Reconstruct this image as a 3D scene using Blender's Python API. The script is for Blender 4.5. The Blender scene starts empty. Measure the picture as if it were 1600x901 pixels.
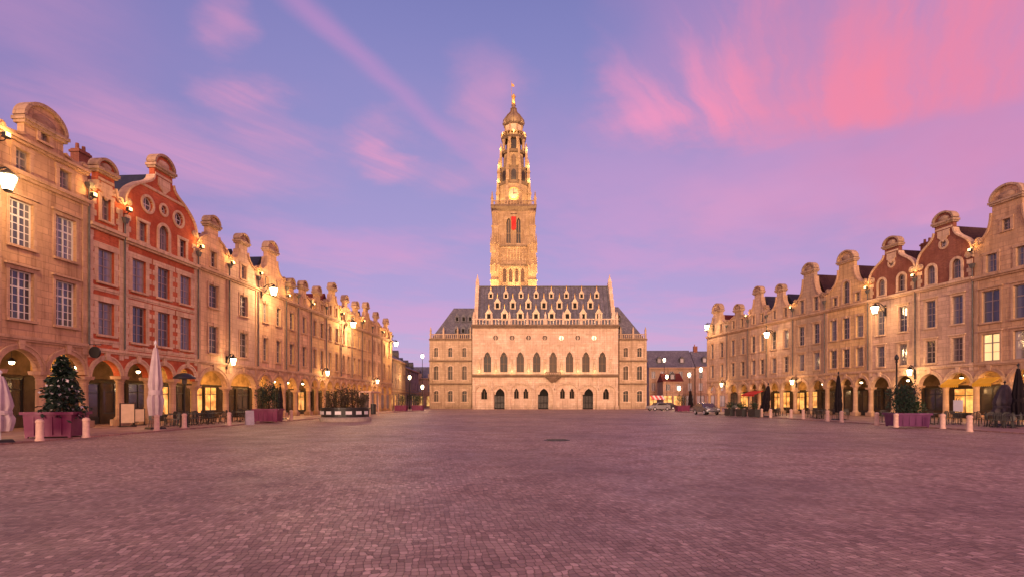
import bpy, bmesh, math, random
from mathutils import Vector, Matrix
from mathutils.geometry import tessellate_polygon
R = math.radians
PI = math.pi
rng = random.Random(7)
scene = bpy.context.scene
COL = scene.collection
F, HY, CAMZ = 850.0, 627.0, 1.6          # focal length in photo pixels, horizon row, eye height


def at(px, Y):                            # x of a photo column at depth Y
    return (px - 800.0) * Y / F


def zat(py, Y):                           # height of a photo row at depth Y
    return CAMZ + (HY - py) * Y / F


# ------------------------------------------------------------------ objects
def tag(o, label=None, cat=None, group=None, kind=None):
    if label: o['label'] = label
    if cat: o['category'] = cat
    if group: o['group'] = group
    if kind: o['kind'] = kind
    return o


def empty(name, loc, rz=0.0, label=None, cat=None, group=None):
    o = bpy.data.objects.new(name, None)
    COL.objects.link(o)
    o.location = loc
    o.rotation_euler = (0, 0, rz)
    o.empty_display_size = 0.2
    return tag(o, label, cat, group)


def copy_tree(o, parent=None):
    c = o.copy()
    COL.objects.link(c)
    c.parent = parent
    for ch in o.children:
        copy_tree(ch, c)
    return c


class MB:
    def __init__(self):
        self.v = []
        self.f = []

    def add(self, vs, fs):
        n = len(self.v)
        self.v += [tuple(p) for p in vs]
        self.f += [tuple(i + n for i in f) for f in fs]
        return self

    def box(self, x0, x1, y0, y1, z0, z1):
        return self.add([(x0, y0, z0), (x1, y0, z0), (x1, y1, z0), (x0, y1, z0), (x0, y0, z1), (x1, y0, z1), (x1, y1, z1), (x0, y1, z1)],
                        [(0, 3, 2, 1), (4, 5, 6, 7), (0, 1, 5, 4), (1, 2, 6, 5), (2, 3, 7, 6), (3, 0, 4, 7)])

    def frustum(self, cx, cy, z0, z1, a0, b0, a1, b1):
        return self.add([(cx - a0, cy - b0, z0), (cx + a0, cy - b0, z0), (cx + a0, cy + b0, z0), (cx - a0, cy + b0, z0),
                         (cx - a1, cy - b1, z1), (cx + a1, cy - b1, z1), (cx + a1, cy + b1, z1), (cx - a1, cy + b1, z1)],
                        [(0, 3, 2, 1), (4, 5, 6, 7), (0, 1, 5, 4), (1, 2, 6, 5), (2, 3, 7, 6), (3, 0, 4, 7)])

    def lathe(self, prof, n=12, cx=0, cy=0, rot=0.0):
        """prof: (radius, z) bottom to top; closed with caps"""
        vs, fs = [], []
        m = len(prof)
        for r, z in prof:
            for k in range(n):
                a = rot + 2 * PI * k / n
                vs.append((cx + r * math.cos(a), cy + r * math.sin(a), z))
        for i in range(m - 1):
            for k in range(n):
                k2 = (k + 1) % n
                fs.append((i * n + k, i * n + k2, (i + 1) * n + k2, (i + 1) * n + k))
        fs.append(tuple(reversed(range(n))))
        fs.append(tuple(range((m - 1) * n, m * n)))
        return self.add(vs, fs)

    def tube(self, pts, r, n=6, r2=None):
        pts = [Vector(p) for p in pts]
        m = len(pts)
        vs, fs = [], []
        for i, p in enumerate(pts):
            d = (pts[min(i + 1, m - 1)] - pts[max(i - 1, 0)]).normalized()
            up = Vector((0, 0, 1)) if abs(d.z) < .95 else Vector((1, 0, 0))
            a = d.cross(up).normalized()
            b = d.cross(a)
            rr = r if r2 is None else r + (r2 - r) * i / max(m - 1, 1)
            for k in range(n):
                t = 2 * PI * k / n
                vs.append(p + a * math.cos(t) * rr + b * math.sin(t) * rr)
        for i in range(m - 1):
            for k in range(n):
                k2 = (k + 1) % n
                fs.append((i * n + k, i * n + k2, (i + 1) * n + k2, (i + 1) * n + k))
        fs.append(tuple(reversed(range(n))))
        fs.append(tuple(range((m - 1) * n, m * n)))
        return self.add(vs, fs)

    def plate(self, outer, holes, y0, y1):
        """closed slab in the x-z plane with real holes"""
        loops = [outer] + list(holes)
        flat = [p for l in loops for p in l]
        tris = tessellate_polygon([[Vector((p[0], p[1], 0)) for p in l] for l in loops])
        n = len(flat)
        vs = [(p[0], y0, p[1]) for p in flat] + [(p[0], y1, p[1]) for p in flat]
        fs = [tuple(t) for t in tris] + [(t[2] + n, t[1] + n, t[0] + n) for t in tris]
        s = 0
        for l in loops:
            k = len(l)
            for i in range(k):
                j = (i + 1) % k
                fs.append((s + i, s + j, s + j + n, s + i + n))
            s += k
        return self.add(vs, fs)

    def strip(self, pts, w, y0, y1, closed=False, inner=0.0):
        """band that follows a polyline in x-z: from 'inner' to w along the left normal"""
        m = len(pts)
        a, b = [], []
        for i in range(m):
            p0 = pts[(i - 1) % m] if (closed or i > 0) else pts[i]
            p1 = pts[(i + 1) % m] if (closed or i < m - 1) else pts[i]
            dx, dz = p1[0] - p0[0], p1[1] - p0[1]
            l = math.hypot(dx, dz) or 1
            nx, nz = -dz / l, dx / l
            a.append((pts[i][0] + nx * inner, pts[i][1] + nz * inner))
            b.append((pts[i][0] + nx * w, pts[i][1] + nz * w))
        vs, fs = [], []
        for i in range(m):
            vs += [(a[i][0], y0, a[i][1]), (b[i][0], y0, b[i][1]), (b[i][0], y1, b[i][1]), (a[i][0], y1, a[i][1])]
        for i in range(m if closed else m - 1):
            j = (i + 1) % m
            for k in range(4):
                k2 = (k + 1) % 4
                fs.append((i * 4 + k, i * 4 + k2, j * 4 + k2, j * 4 + k))
        if not closed:
            fs.append((3, 2, 1, 0))
            e = (m - 1) * 4
            fs.append((e, e + 1, e + 2, e + 3))
        return self.add(vs, fs)

    def mesh(self, name, mat, smooth=False):
        me = bpy.data.meshes.new(name)
        me.from_pydata(self.v, [], self.f)
        bm = bmesh.new()
        bm.from_mesh(me)
        bmesh.ops.recalc_face_normals(bm, faces=bm.faces)
        bm.to_mesh(me)
        bm.free()
        if smooth:
            for p in me.polygons:
                p.use_smooth = True
            try:
                me.set_sharp_from_angle(angle=R(40))
            except Exception:
                pass
        me.materials.append(mat)
        return me

    def build(self, name, mat, parent=None, loc=(0, 0, 0), rz=0.0, smooth=False):
        return put(name, self.mesh(name, mat, smooth), parent, loc, rz)


def put(name, me, parent=None, loc=(0, 0, 0), rz=0.0):
    o = bpy.data.objects.new(name, me)
    COL.objects.link(o)
    o.parent = parent
    o.location = loc
    o.rotation_euler = (0, 0, rz)
    return o


def point(loc, energy, color, radius=.15, parent=None):
    l = bpy.data.lights.new('glow', 'POINT')
    l.energy = energy
    l.color = color
    l.shadow_soft_size = radius
    o = bpy.data.objects.new('glow', l)
    COL.objects.link(o)
    o.parent = parent
    o.location = loc
    return o


def spot(loc, target, energy, color, angle=70, radius=.15, parent=None, blend=.6):
    l = bpy.data.lights.new('beam', 'SPOT')
    l.energy = energy
    l.color = color
    l.shadow_soft_size = radius
    l.spot_size = R(angle)
    l.spot_blend = blend
    o = bpy.data.objects.new('beam', l)
    COL.objects.link(o)
    o.parent = parent
    o.location = loc
    o.rotation_euler = (Vector(target) - Vector(loc)).to_track_quat('-Z', 'Y').to_euler()
    return o


# ------------------------------------------------------------------ materials
class NT:
    def __init__(self, tree):
        self.t = tree

    def n(self, typ, **kw):
        nd = self.t.nodes.new(typ)
        for k, v in kw.items():
            setattr(nd, k, v)
        return nd

    def link(self, a, b):
        self.t.links.new(a, b)

    def set(self, sock, v):
        if isinstance(v, bpy.types.NodeSocket):
            self.link(v, sock)
        else:
            sock.default_value = v

    def m(self, op, a, b=0.0, c=0.0, clamp=False):
        nd = self.n('ShaderNodeMath', operation=op)
        nd.use_clamp = clamp
        self.set(nd.inputs[0], a)
        self.set(nd.inputs[1], b)
        self.set(nd.inputs[2], c)
        return nd.outputs[0]

    def smooth(self, v, lo, hi, to0=0.0, to1=1.0):
        nd = self.n('ShaderNodeMapRange', interpolation_type='SMOOTHSTEP')
        self.set(nd.inputs['Value'], v)
        nd.inputs['From Min'].default_value = lo
        nd.inputs['From Max'].default_value = hi
        nd.inputs['To Min'].default_value = to0
        nd.inputs['To Max'].default_value = to1
        return nd.outputs['Result']

    def mix(self, fac, a, b, blend='MIX'):
        nd = self.n('ShaderNodeMix', data_type='RGBA', blend_type=blend)
        self.set(nd.inputs['Factor'], fac)
        for s, v in ((nd.inputs['A'], a), (nd.inputs['B'], b)):
            self.set(s, v if isinstance(v, bpy.types.NodeSocket) else (*v[:3], 1))
        return nd.outputs['Result']

    def xyz(self, x, y, z):
        nd = self.n('ShaderNodeCombineXYZ')
        for s, v in zip(nd.inputs, (x, y, z)):
            self.set(s, v)
        return nd.outputs[0]

    def noise(self, vec, scale, detail=3, rough=.55):
        nd = self.n('ShaderNodeTexNoise')
        if vec is not None: self.link(vec, nd.inputs['Vector'])
        nd.inputs['Scale'].default_value = scale
        nd.inputs['Detail'].default_value = detail
        nd.inputs['Roughness'].default_value = rough
        return nd.outputs['Fac']


def base_mat(name):
    m = bpy.data.materials.new(name)
    m.use_nodes = True
    t = NT(m.node_tree)
    b = m.node_tree.nodes['Principled BSDF']
    return m, t, b


def srgb(r, g, b):
    def c(u):
        u /= 255.0
        return u / 12.92 if u <= .04045 else ((u + .055) / 1.055) ** 2.4
    return (c(r), c(g), c(b))


def facade_coords(t):
    tc = t.n('ShaderNodeTexCoord')
    s = t.n('ShaderNodeSeparateXYZ')
    t.link(tc.outputs['Object'], s.inputs[0])
    inf = t.n('ShaderNodeObjectInfo')
    off = t.m('MULTIPLY', inf.outputs['Random'], 37.0)
    return t.xyz(t.m('ADD', s.outputs[0], t.m('MULTIPLY', s.outputs[1], .73)), s.outputs[2], s.outputs[1]), s, off, tc


def masonry(name, c1, c2, mortar, bw, bh, msize, dirt=.45, rough=.85, bump=.25, mortar_mix=1.0):
    m, t, b = base_mat(name)
    vec, s, off, tc = facade_coords(t)
    br = t.n('ShaderNodeTexBrick')
    t.link(vec, br.inputs['Vector'])
    br.inputs['Scale'].default_value = 1
    br.inputs['Brick Width'].default_value = bw
    br.inputs['Row Height'].default_value = bh
    br.inputs['Mortar Size'].default_value = msize
    br.inputs['Mortar Smooth'].default_value = .3
    br.inputs['Color1'].default_value = (*c1, 1)
    br.inputs['Color2'].default_value = (*c2, 1)
    br.inputs['Mortar'].default_value = (*mortar, 1)
    sh = t.n('ShaderNodeVectorMath', operation='ADD')
    t.link(tc.outputs['Object'], sh.inputs[0])
    t.link(t.xyz(off, off, off), sh.inputs[1])
    n1 = t.noise(sh.outputs[0], .55, 6, .62)
    n2 = t.noise(sh.outputs[0], 9, 5, .7)
    s2 = t.n('ShaderNodeSeparateXYZ')
    t.link(sh.outputs[0], s2.inputs[0])
    st = t.noise(t.xyz(t.m('MULTIPLY', s2.outputs[0], 3.5), t.m('MULTIPLY', s2.outputs[1], 3.5), t.m('MULTIPLY', s2.outputs[2], .28)), 1.0, 5, .65)
    col = t.mix(t.smooth(n1, .3, .75), br.outputs['Color'], [x * .82 for x in c2], 'MIX')
    col = t.mix(t.m('MULTIPLY', t.smooth(st, .45, .72), dirt), col, (.42, .36, .33), 'MULTIPLY')
    col = t.mix(t.m('MULTIPLY', t.smooth(n2, .45, .8), .4), col, (.6, .55, .5), 'MULTIPLY')
    # patchy darkening towards the foot of the wall
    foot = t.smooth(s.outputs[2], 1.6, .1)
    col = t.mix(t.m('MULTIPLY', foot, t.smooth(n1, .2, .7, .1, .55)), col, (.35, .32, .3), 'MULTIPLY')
    t.link(col, b.inputs['Base Color'])
    t.set(b.inputs['Roughness'], rough)
    b.inputs['Specular IOR Level'].default_value = .25
    h = t.m('ADD', t.m('MULTIPLY', br.outputs['Fac'], -.5), t.m('MULTIPLY', n2, .6))
    bp = t.n('ShaderNodeBump')
    bp.inputs['Strength'].default_value = bump
    bp.inputs['Distance'].default_value = .03
    t.link(h, bp.inputs['Height'])
    t.link(bp.outputs[0], b.inputs['Normal'])
    return m


def plain(name, c, rough=.6, metal=0.0, var=.25, scale=4.0, spec=.4, bump=0.0):
    m, t, b = base_mat(name)
    tc = t.n('ShaderNodeTexCoord')
    n1 = t.noise(tc.outputs['Object'], scale, 5, .6)
    col = t.mix(t.smooth(n1, .3, .7), c, [x * (1 - var) for x in c])
    t.link(col, b.inputs['Base Color'])
    t.link(t.smooth(n1, .2, .8, max(rough - .12, .02), min(rough + .12, 1)), b.inputs['Roughness'])
    b.inputs['Metallic'].default_value = metal
    b.inputs['Specular IOR Level'].default_value = spec
    if bump:
        bp = t.n('ShaderNodeBump')
        bp.inputs['Strength'].default_value = bump
        bp.inputs['Distance'].default_value = .02
        t.link(n1, bp.inputs['Height'])
        t.link(bp.outputs[0], b.inputs['Normal'])
    return m


def emissive(name, c, strength, var=0.0, scale=2.0):
    m, t, b = base_mat(name)
    b.inputs['Base Color'].default_value = (*[min(x, .9) for x in c], 1)
    if var:
        tc = t.n('ShaderNodeTexCoord')
        n1 = t.noise(tc.outputs['Object'], scale, 4, .6)
        col = t.mix(t.smooth(n1, .4, .62), c, [x * (1 - var) for x in c])
        t.link(col, b.inputs['Emission Color'])
    else:
        b.inputs['Emission Color'].default_value = (*c, 1)
    b.inputs['Emission Strength'].default_value = strength
    b.inputs['Roughness'].default_value = .2
    return m


def glass(name, c, curtain, rough=.06, glow=0.0):
    """window pane: dark room or pale curtain behind a reflecting sheet"""
    m, t, b = base_mat(name)
    tc = t.n('ShaderNodeTexCoord')
    inf = t.n('ShaderNodeObjectInfo')
    s = t.n('ShaderNodeSeparateXYZ')
    t.link(tc.outputs['Object'], s.inputs[0])
    off = t.m('MULTIPLY', inf.outputs['Random'], 50.0)
    fold = t.noise(t.xyz(t.m('MULTIPLY', s.outputs[0], 14.0), off, t.m('MULTIPLY', s.outputs[2], .4)), 1.0, 2, .5)
    side = t.smooth(t.m('ABSOLUTE', s.outputs[0]), .12, .42)
    amt = t.m('MULTIPLY', t.smooth(inf.outputs['Random'], .15, .8), t.m('ADD', t.m('MULTIPLY', side, .75), .25))
    cur = t.mix(fold, [x * .55 for x in curtain], curtain)
    col = t.mix(amt, c, cur)
    t.link(col, b.inputs['Base Color'])
    b.inputs['Roughness'].default_value = rough
    b.inputs['Specular IOR Level'].default_value = .9
    wav = t.noise(tc.outputs['Object'], 2.2, 2, .5)
    bp = t.n('ShaderNodeBump')
    bp.inputs['Strength'].default_value = .08
    bp.inputs['Distance'].default_value = .05
    t.link(wav, bp.inputs['Height'])
    t.link(bp.outputs[0], b.inputs['Normal'])
    if glow:
        b.inputs['Emission Color'].default_value = (1, .62, .25, 1)
        lit = t.m('MULTIPLY', t.m('GREATER_THAN', inf.outputs['Random'], .86), glow)
        t.link(lit, b.inputs['Emission Strength'])
    return m


M = {}
def stone_set(key, r, g, bl, dirt=.62):
    c = srgb(r, g, bl)
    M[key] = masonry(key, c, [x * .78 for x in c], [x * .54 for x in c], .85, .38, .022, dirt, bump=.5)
stone_set('cream_stone', 210, 168, 130)
stone_set('buff_stone', 230, 186, 146)
stone_set('rose_stone', 212, 176, 150)
stone_set('grey_stone', 192, 160, 132, .6)
stone_set('gold_stone', 222, 180, 128, .5)
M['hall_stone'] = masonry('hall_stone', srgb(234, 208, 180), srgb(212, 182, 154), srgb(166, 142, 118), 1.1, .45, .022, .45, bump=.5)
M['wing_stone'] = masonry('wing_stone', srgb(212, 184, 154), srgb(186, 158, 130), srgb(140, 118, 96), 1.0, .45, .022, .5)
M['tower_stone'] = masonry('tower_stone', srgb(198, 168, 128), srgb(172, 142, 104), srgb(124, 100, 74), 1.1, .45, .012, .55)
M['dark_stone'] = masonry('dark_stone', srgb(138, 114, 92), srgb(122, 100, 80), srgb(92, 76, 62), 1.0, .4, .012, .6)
M['red_brick'] = masonry('red_brick', srgb(206, 102, 62), srgb(174, 78, 48), srgb(192, 134, 102), .23, .075, .008, .35)
M['dull_brick'] = masonry('dull_brick', srgb(152, 92, 72), srgb(126, 72, 58), srgb(158, 120, 100), .23, .075, .008, .4)
M['trim_stone'] = masonry('trim_stone', srgb(200, 164, 134), srgb(184, 148, 118), srgb(146, 114, 90), .7, .35, .008, .5)
M['pale_trim'] = masonry('pale_trim', srgb(222, 190, 158), srgb(204, 170, 138), srgb(160, 132, 106), .7, .35, .01, .5)
M['slate'] = masonry('slate', srgb(62, 64, 78), srgb(48, 50, 62), srgb(30, 30, 38), .3, .18, .012, .3, .55, .5)
M['clay_tile'] = masonry('clay_tile', srgb(128, 50, 36), srgb(104, 40, 32), srgb(60, 26, 22), .25, .2, .02, .35, .8, .6)
M['brown_tile'] = masonry('brown_tile', srgb(96, 62, 52), srgb(76, 50, 44), srgb(44, 30, 28), .25, .2, .02, .4, .8, .6)
M['hall_slate'] = masonry('hall_slate', srgb(136, 132, 138), srgb(100, 98, 106), srgb(54, 54, 62), .32, .22, .02, .3, .5, .5)
M['white_paint'] = plain('white_paint', srgb(214, 208, 202), .5, 0, .12)
M['grey_paint'] = plain('grey_paint', srgb(150, 134, 126), .5, 0, .2)
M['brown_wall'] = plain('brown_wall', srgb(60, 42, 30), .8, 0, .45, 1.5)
M['dark_paint'] = plain('dark_paint', srgb(34, 32, 34), .45, 0, .2)
M['iron'] = plain('iron', srgb(38, 36, 38), .5, .3, .3)
M['lead'] = plain('lead', srgb(92, 88, 86), .6, .2, .3)
M['copper'] = plain('copper', srgb(150, 124, 92), .6, .1, .35, 1.5)
M['gold'] = plain('gold', srgb(226, 176, 90), .35, .6, .3)
M['gilt'] = plain('gilt', srgb(206, 182, 148), .5, .1, .3)
M['glass'] = glass('glass', (.035, .037, .05), srgb(176, 168, 172), .06)
M['lit_glass'] = glass('lit_glass', (.035, .037, .05), srgb(176, 160, 150), .06, 1.2)
M['leaded_glass'] = glass('leaded_glass', (.045, .04, .036), srgb(96, 80, 66), .45)
M['leaded_glass'].node_tree.nodes['Principled BSDF'].inputs['Specular IOR Level'].default_value = .2
M['dark_opening'] = plain('dark_opening', (.014, .012, .010), .7, 0, .4, 6, .15)
M['door_wood'] = plain('door_wood', srgb(44, 30, 24), .5, 0, .4, 6)
M['shop_glow'] = emissive('shop_glow', (1.0, .55, .17), .9, .96, 1.1)
M['shop_dark'] = glass('shop_dark', (.02, .02, .024), srgb(70, 60, 56), .08)
M['lamp_glow'] = emissive('lamp_glow', (1.0, .78, .45), 14)
M['flood_glow'] = emissive('flood_glow', (1.0, .70, .3), 3.5)
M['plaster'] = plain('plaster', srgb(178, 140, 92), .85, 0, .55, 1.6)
M['shaded_plaster'] = plain('shaded_plaster', srgb(104, 78, 56), .85, 0, .5, 1.6)  # shaded copy of the plaster, for arcades with little lamplight
M['round_glow'] = emissive('round_glow', (1.0, .8, .5), 2.2, .5, 1.5)
M['magenta'] = plain('magenta', srgb(108, 12, 70), .5, 0, .18, 2)
M['purple'] = plain('purple', srgb(92, 22, 84), .5, 0, .18, 2)
M['canvas_pale'] = plain('canvas_pale', srgb(176, 158, 162), .9, 0, .15, 3, .1, .15)
M['canvas_dark'] = plain('canvas_dark', srgb(32, 26, 30), .9, 0, .25, 3, .1, .15)
M['canvas_grey'] = plain('canvas_grey', srgb(84, 76, 78), .9, 0, .25, 3, .1, .15)
M['bollard'] = plain('bollard', srgb(208, 172, 154), .75, 0, .22, 7, .3, .2)
M['soil'] = plain('soil', srgb(30, 24, 20), .95, 0, .4, 9)
M['bark'] = plain('bark', srgb(58, 42, 32), .9, 0, .4, 12, .2, .5)
M['needles'] = plain('needles', (.022, .045, .03), .7, 0, .5, 5, .2)
M['leaf'] = plain('leaf', (.03, .06, .025), .6, 0, .5, 4, .3)
M['dry_leaf'] = plain('dry_leaf', (.075, .055, .035), .7, 0, .5, 4, .2)
M['snow'] = plain('snow', srgb(210, 204, 206), .8, 0, .15, 8, .2)
M['board'] = plain('board', srgb(214, 186, 150), .7, 0, .15, 3)
M['white_metal'] = plain('white_metal', srgb(196, 192, 198), .4, 0, .1, 3)
M['red_cloth'] = plain('red_cloth', srgb(190, 40, 34), .8, 0, .2, 2)
M['pink_red'] = plain('pink_red', srgb(206, 84, 84), .7, 0, .2, 2)
M['grey_render'] = masonry('grey_render', srgb(166, 150, 144), srgb(150, 136, 130), srgb(132, 118, 112), 2, 1, .004, .4)
M['car_silver'] = plain('car_silver', srgb(104, 104, 112), .25, .6, .06, 1)
M['car_white'] = plain('car_white', srgb(150, 146, 146), .25, .1, .06, 1)
M['rubber'] = plain('rubber', srgb(22, 22, 22), .85, 0, .2)
M['concrete'] = plain('concrete', srgb(150, 136, 128), .85, 0, .25, 5, .3, .2)

# ------------------------------------------------------------------ sky
BLOBS = ((-.45, .475, .09, .042, .95), (-.38, .43, .09, .04, .6), (-.24, .43, .075, .05, .9), (-.50, .375, .22, .065, .62), (-.66, .40, .15, .07, .5), (-.05, .49, .09, .10, .55), (-.49, .56, .06, .04, .5), (-.78, .50, .22, .07, .35),
         (.63, .285, .12, .045, .6), (.40, .33, .22, .06, .3), (-.30, .24, .25, .035, .3), (-.12, .40, .10, .05, .4))


def build_world():
    w = bpy.data.worlds.new('World')
    scene.world = w
    w.use_nodes = True
    t = NT(w.node_tree)
    bg = w.node_tree.nodes['Background']
    tc = t.n('ShaderNodeTexCoord')
    s = t.n('ShaderNodeSeparateXYZ')
    t.link(tc.outputs['Generated'], s.inputs[0])
    x, y, z = s.outputs
    az = t.m('ARCTAN2', x, y)
    el = t.m('ARCSINE', z)
    ramp = t.n('ShaderNodeValToRGB')
    cr = ramp.color_ramp
    cr.interpolation = 'B_SPLINE'
    stops = [(0.0, (.50, .36, .62)), (.08, (.49, .35, .63)), (.18, (.43, .30, .62)), (.34, (.33, .275, .57)), (.50, (.245, .228, .525)), (.62, (.185, .185, .465)), (1, (.07, .09, .30))]
    while len(cr.elements) < len(stops): cr.elements.new(.5)
    for e, (p, c) in zip(cr.elements, stops):
        e.position = p
        e.color = (*c, 1)
    t.link(t.m('MAXIMUM', z, 0.0), ramp.inputs[0])
    col = ramp.outputs[0]
    # mauve haze on the right, dusk purple on the far left
    col = t.mix(t.m('MULTIPLY', t.smooth(az, .15, .85), .55), col, (.50, .24, .50))
    col = t.mix(t.m('MULTIPLY', t.smooth(az, -.25, -.8), .6), col, (.22, .165, .42))
    # cloud sheet overhead: streaks run along one wind direction
    zz = t.m('MAXIMUM', z, .04)
    px, py = t.m('DIVIDE', x, zz), t.m('DIVIDE', y, zz)
    def rot(th):
        a = t.m('ADD', t.m('MULTIPLY', px, math.sin(th)), t.m('MULTIPLY', py, math.cos(th)))
        c = t.m('SUBTRACT', t.m('MULTIPLY', px, math.cos(th)), t.m('MULTIPLY', py, math.sin(th)))
        return a, c
    a, c = rot(.62)
    warp = t.n('ShaderNodeTexNoise')
    t.link(t.xyz(px, py, 0.0), warp.inputs['Vector'])
    warp.inputs['Scale'].default_value = 1.3
    warp.inputs['Detail'].default_value = 6
    warp.inputs['Roughness'].default_value = .6
    ws = t.n('ShaderNodeSeparateColor')
    t.link(warp.outputs['Color'], ws.inputs[0])
    w1, w2 = t.m('SUBTRACT', ws.outputs[0], .5), t.m('SUBTRACT', ws.outputs[1], .5)
    wob = ws.outputs[2]
    cw = t.m('ADD', c, t.m('MULTIPLY', w1, .22))
    fine = t.noise(t.xyz(t.m('MULTIPLY', cw, 4.2), t.m('MULTIPLY', a, .55), 3.1), 1.0, 5, .55)
    fine2 = t.noise(t.xyz(t.m('MULTIPLY', cw, 11.0), t.m('MULTIPLY', a, 1.1), 7.3), 1.0, 5, .6)
    broad = t.noise(t.xyz(t.m('MULTIPLY', cw, 1.6), t.m('MULTIPLY', a, .6), 9.7), 1.0, 4, .55)
    soft = t.noise(t.xyz(t.m('MULTIPLY', cw, .8), t.m('MULTIPLY', a, .55), 5.3), 1.0, 5, .6)
    azw = t.m('ADD', az, t.m('MULTIPLY', w1, .30))
    elw = t.m('ADD', el, t.m('MULTIPLY', w2, .16))
    def blob(a0, e0, ra, re):
        u = t.m('DIVIDE', t.m('SUBTRACT', azw, a0), ra)
        v = t.m('DIVIDE', t.m('SUBTRACT', elw, e0), re)
        d = t.m('SQRT', t.m('ADD', t.m('MULTIPLY', u, u), t.m('MULTIPLY', v, v)))
        return t.smooth(d, 1.15, .0)
    pink = (.66, .27, .56)
    hot = (1.0, .215, .29)
    wisp = t.m('ADD', t.m('MULTIPLY', fine, .7), t.m('MULTIPLY', fine2, .3))
    # drifting soft pink veil low in the sky
    veil = t.m('MULTIPLY', t.smooth(soft, .40, .66), t.smooth(el, .60, .30))
    col = t.mix(t.m('MULTIPLY', veil, .46), col, (.70, .29, .56))
    for q in BLOBS:
        k = t.m('MULTIPLY', blob(*q[:4]), t.smooth(wisp, .30, .62, .25, 1.0))
        col = t.mix(t.m('MULTIPLY', k, q[4]), col, (.82, .31, .52))
    # one long thin streak
    band = t.m('ABSOLUTE', t.m('ADD', t.m('ADD', px, t.m('MULTIPLY', py, -.425)), t.m('ADD', 1.118, t.m('MULTIPLY', w1, .10))))
    stk = t.m('MULTIPLY', t.smooth(band, .075, .0), t.m('MULTIPLY', t.smooth(a, .4, .9), t.smooth(a, 2.7, 1.2)))
    col = t.mix(t.m('MULTIPLY', stk, t.smooth(wisp, .3, .65, .18, .45)), col, pink)
    # the large fiery cloud: two clumps with a flat base, filaments fanning upwards
    base = t.m('SUBTRACT', el, t.m('SUBTRACT', .468, t.m('MULTIPLY', az, .118)))
    base = t.m('ADD', base, t.m('MULTIPLY', w2, .14))
    lobes = t.m('MULTIPLY', t.m('ABSOLUTE', t.m('SUBTRACT', azw, .475)), 9.0)      # gap between the two clumps
    gap = t.smooth(lobes, .0, .8, .4, 1.0)
    mask = t.m('MULTIPLY', t.smooth(azw, .11, .26), t.smooth(base, -.015, .045))
    mask = t.m('MULTIPLY', mask, gap)
    up = t.smooth(base, .21, .0, .0, 1.0)
    thr = t.m('SUBTRACT', wisp, t.m('MULTIPLY', up, .14))
    body = t.m('MULTIPLY', t.m('MULTIPLY', mask, t.smooth(wisp, .43, .64, .0, 1.0)), t.smooth(base, .55, .05, .35, 1.0))
    low1 = t.m('MULTIPLY', mask, t.m('MULTIPLY', up, t.smooth(wisp, .34, .56, .12, 1.0)))
    col = t.mix(t.m('MULTIPLY', mask, .22), col, (.64, .25, .50))
    col = t.mix(t.m('MULTIPLY', low1, t.smooth(az, .1, .55, .80, .97)), col, t.mix(t.smooth(az, .2, .62), (.90, .29, .50), hot))
    col = t.mix(t.m('MULTIPLY', body, t.smooth(az, .1, .6, .6, .92)), col, t.mix(t.smooth(az, .2, .62), (.88, .28, .50), hot))
    low = t.m('MULTIPLY', t.smooth(az, .20, .7), t.smooth(el, .12, .33))
    col = t.mix(t.m('MULTIPLY', low, t.smooth(broad, .35, .7, .2, .65)), col, (.66, .22, .42))
    # sunset glow behind the viewer, added to light house fronts and ground
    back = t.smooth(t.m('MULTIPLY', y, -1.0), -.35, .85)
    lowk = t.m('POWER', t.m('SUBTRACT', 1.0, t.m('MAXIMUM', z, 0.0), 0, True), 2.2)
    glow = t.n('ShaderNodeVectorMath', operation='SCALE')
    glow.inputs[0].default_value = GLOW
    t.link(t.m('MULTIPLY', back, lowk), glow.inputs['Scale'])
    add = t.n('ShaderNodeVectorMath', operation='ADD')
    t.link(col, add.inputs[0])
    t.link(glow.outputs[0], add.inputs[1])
    # physical twilight sky underneath
    sky = t.n('ShaderNodeTexSky')
    sky.sky_type = 'NISHITA'
    sky.sun_disc = False
    sky.sun_elevation = SUN_EL
    sky.sun_rotation = SUN_AZ
    sc2 = t.n('ShaderNodeVectorMath', operation='SCALE')
    t.link(sky.outputs[0], sc2.inputs[0])
    sc2.inputs['Scale'].default_value = .018
    add2 = t.n('ShaderNodeVectorMath', operation='ADD')
    t.link(add.outputs[0], add2.inputs[0])
    t.link(sc2.outputs[0], add2.inputs[1])
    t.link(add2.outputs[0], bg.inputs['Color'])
    bg.inputs['Strength'].default_value = 1.0


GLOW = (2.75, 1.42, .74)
SUN_EL, SUN_AZ = R(6), R(186)
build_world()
sl = bpy.data.lights.new('sun', 'SUN')
sl.energy = 2.7
sl.angle = R(14)
sl.color = (1.0, .64, .42)
so = bpy.data.objects.new('sun', sl)
COL.objects.link(so)
so.rotation_euler = Vector((math.sin(SUN_AZ) * -math.cos(SUN_EL), -math.cos(SUN_AZ) * math.cos(SUN_EL), -math.sin(SUN_EL))).to_track_quat('-Z', 'Y').to_euler()

cam = bpy.data.cameras.new('camera')
cam.sensor_width = 36
cam.lens = F / 1600 * 36
cam.shift_y = (HY - 450.5) / 1600
cam.clip_end = 3000
co = bpy.data.objects.new('camera', cam)
COL.objects.link(co)
co.location = (0, 0, CAMZ)
co.rotation_euler = (R(90), 0, 0)
scene.camera = co
scene.view_settings.view_transform = 'Standard'
scene.view_settings.look = 'None'
scene.view_settings.exposure = 0
scene.cycles.use_denoising = True
scene.cycles.max_bounces = 6
scene.cycles.sample_clamp_indirect = 4


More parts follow.
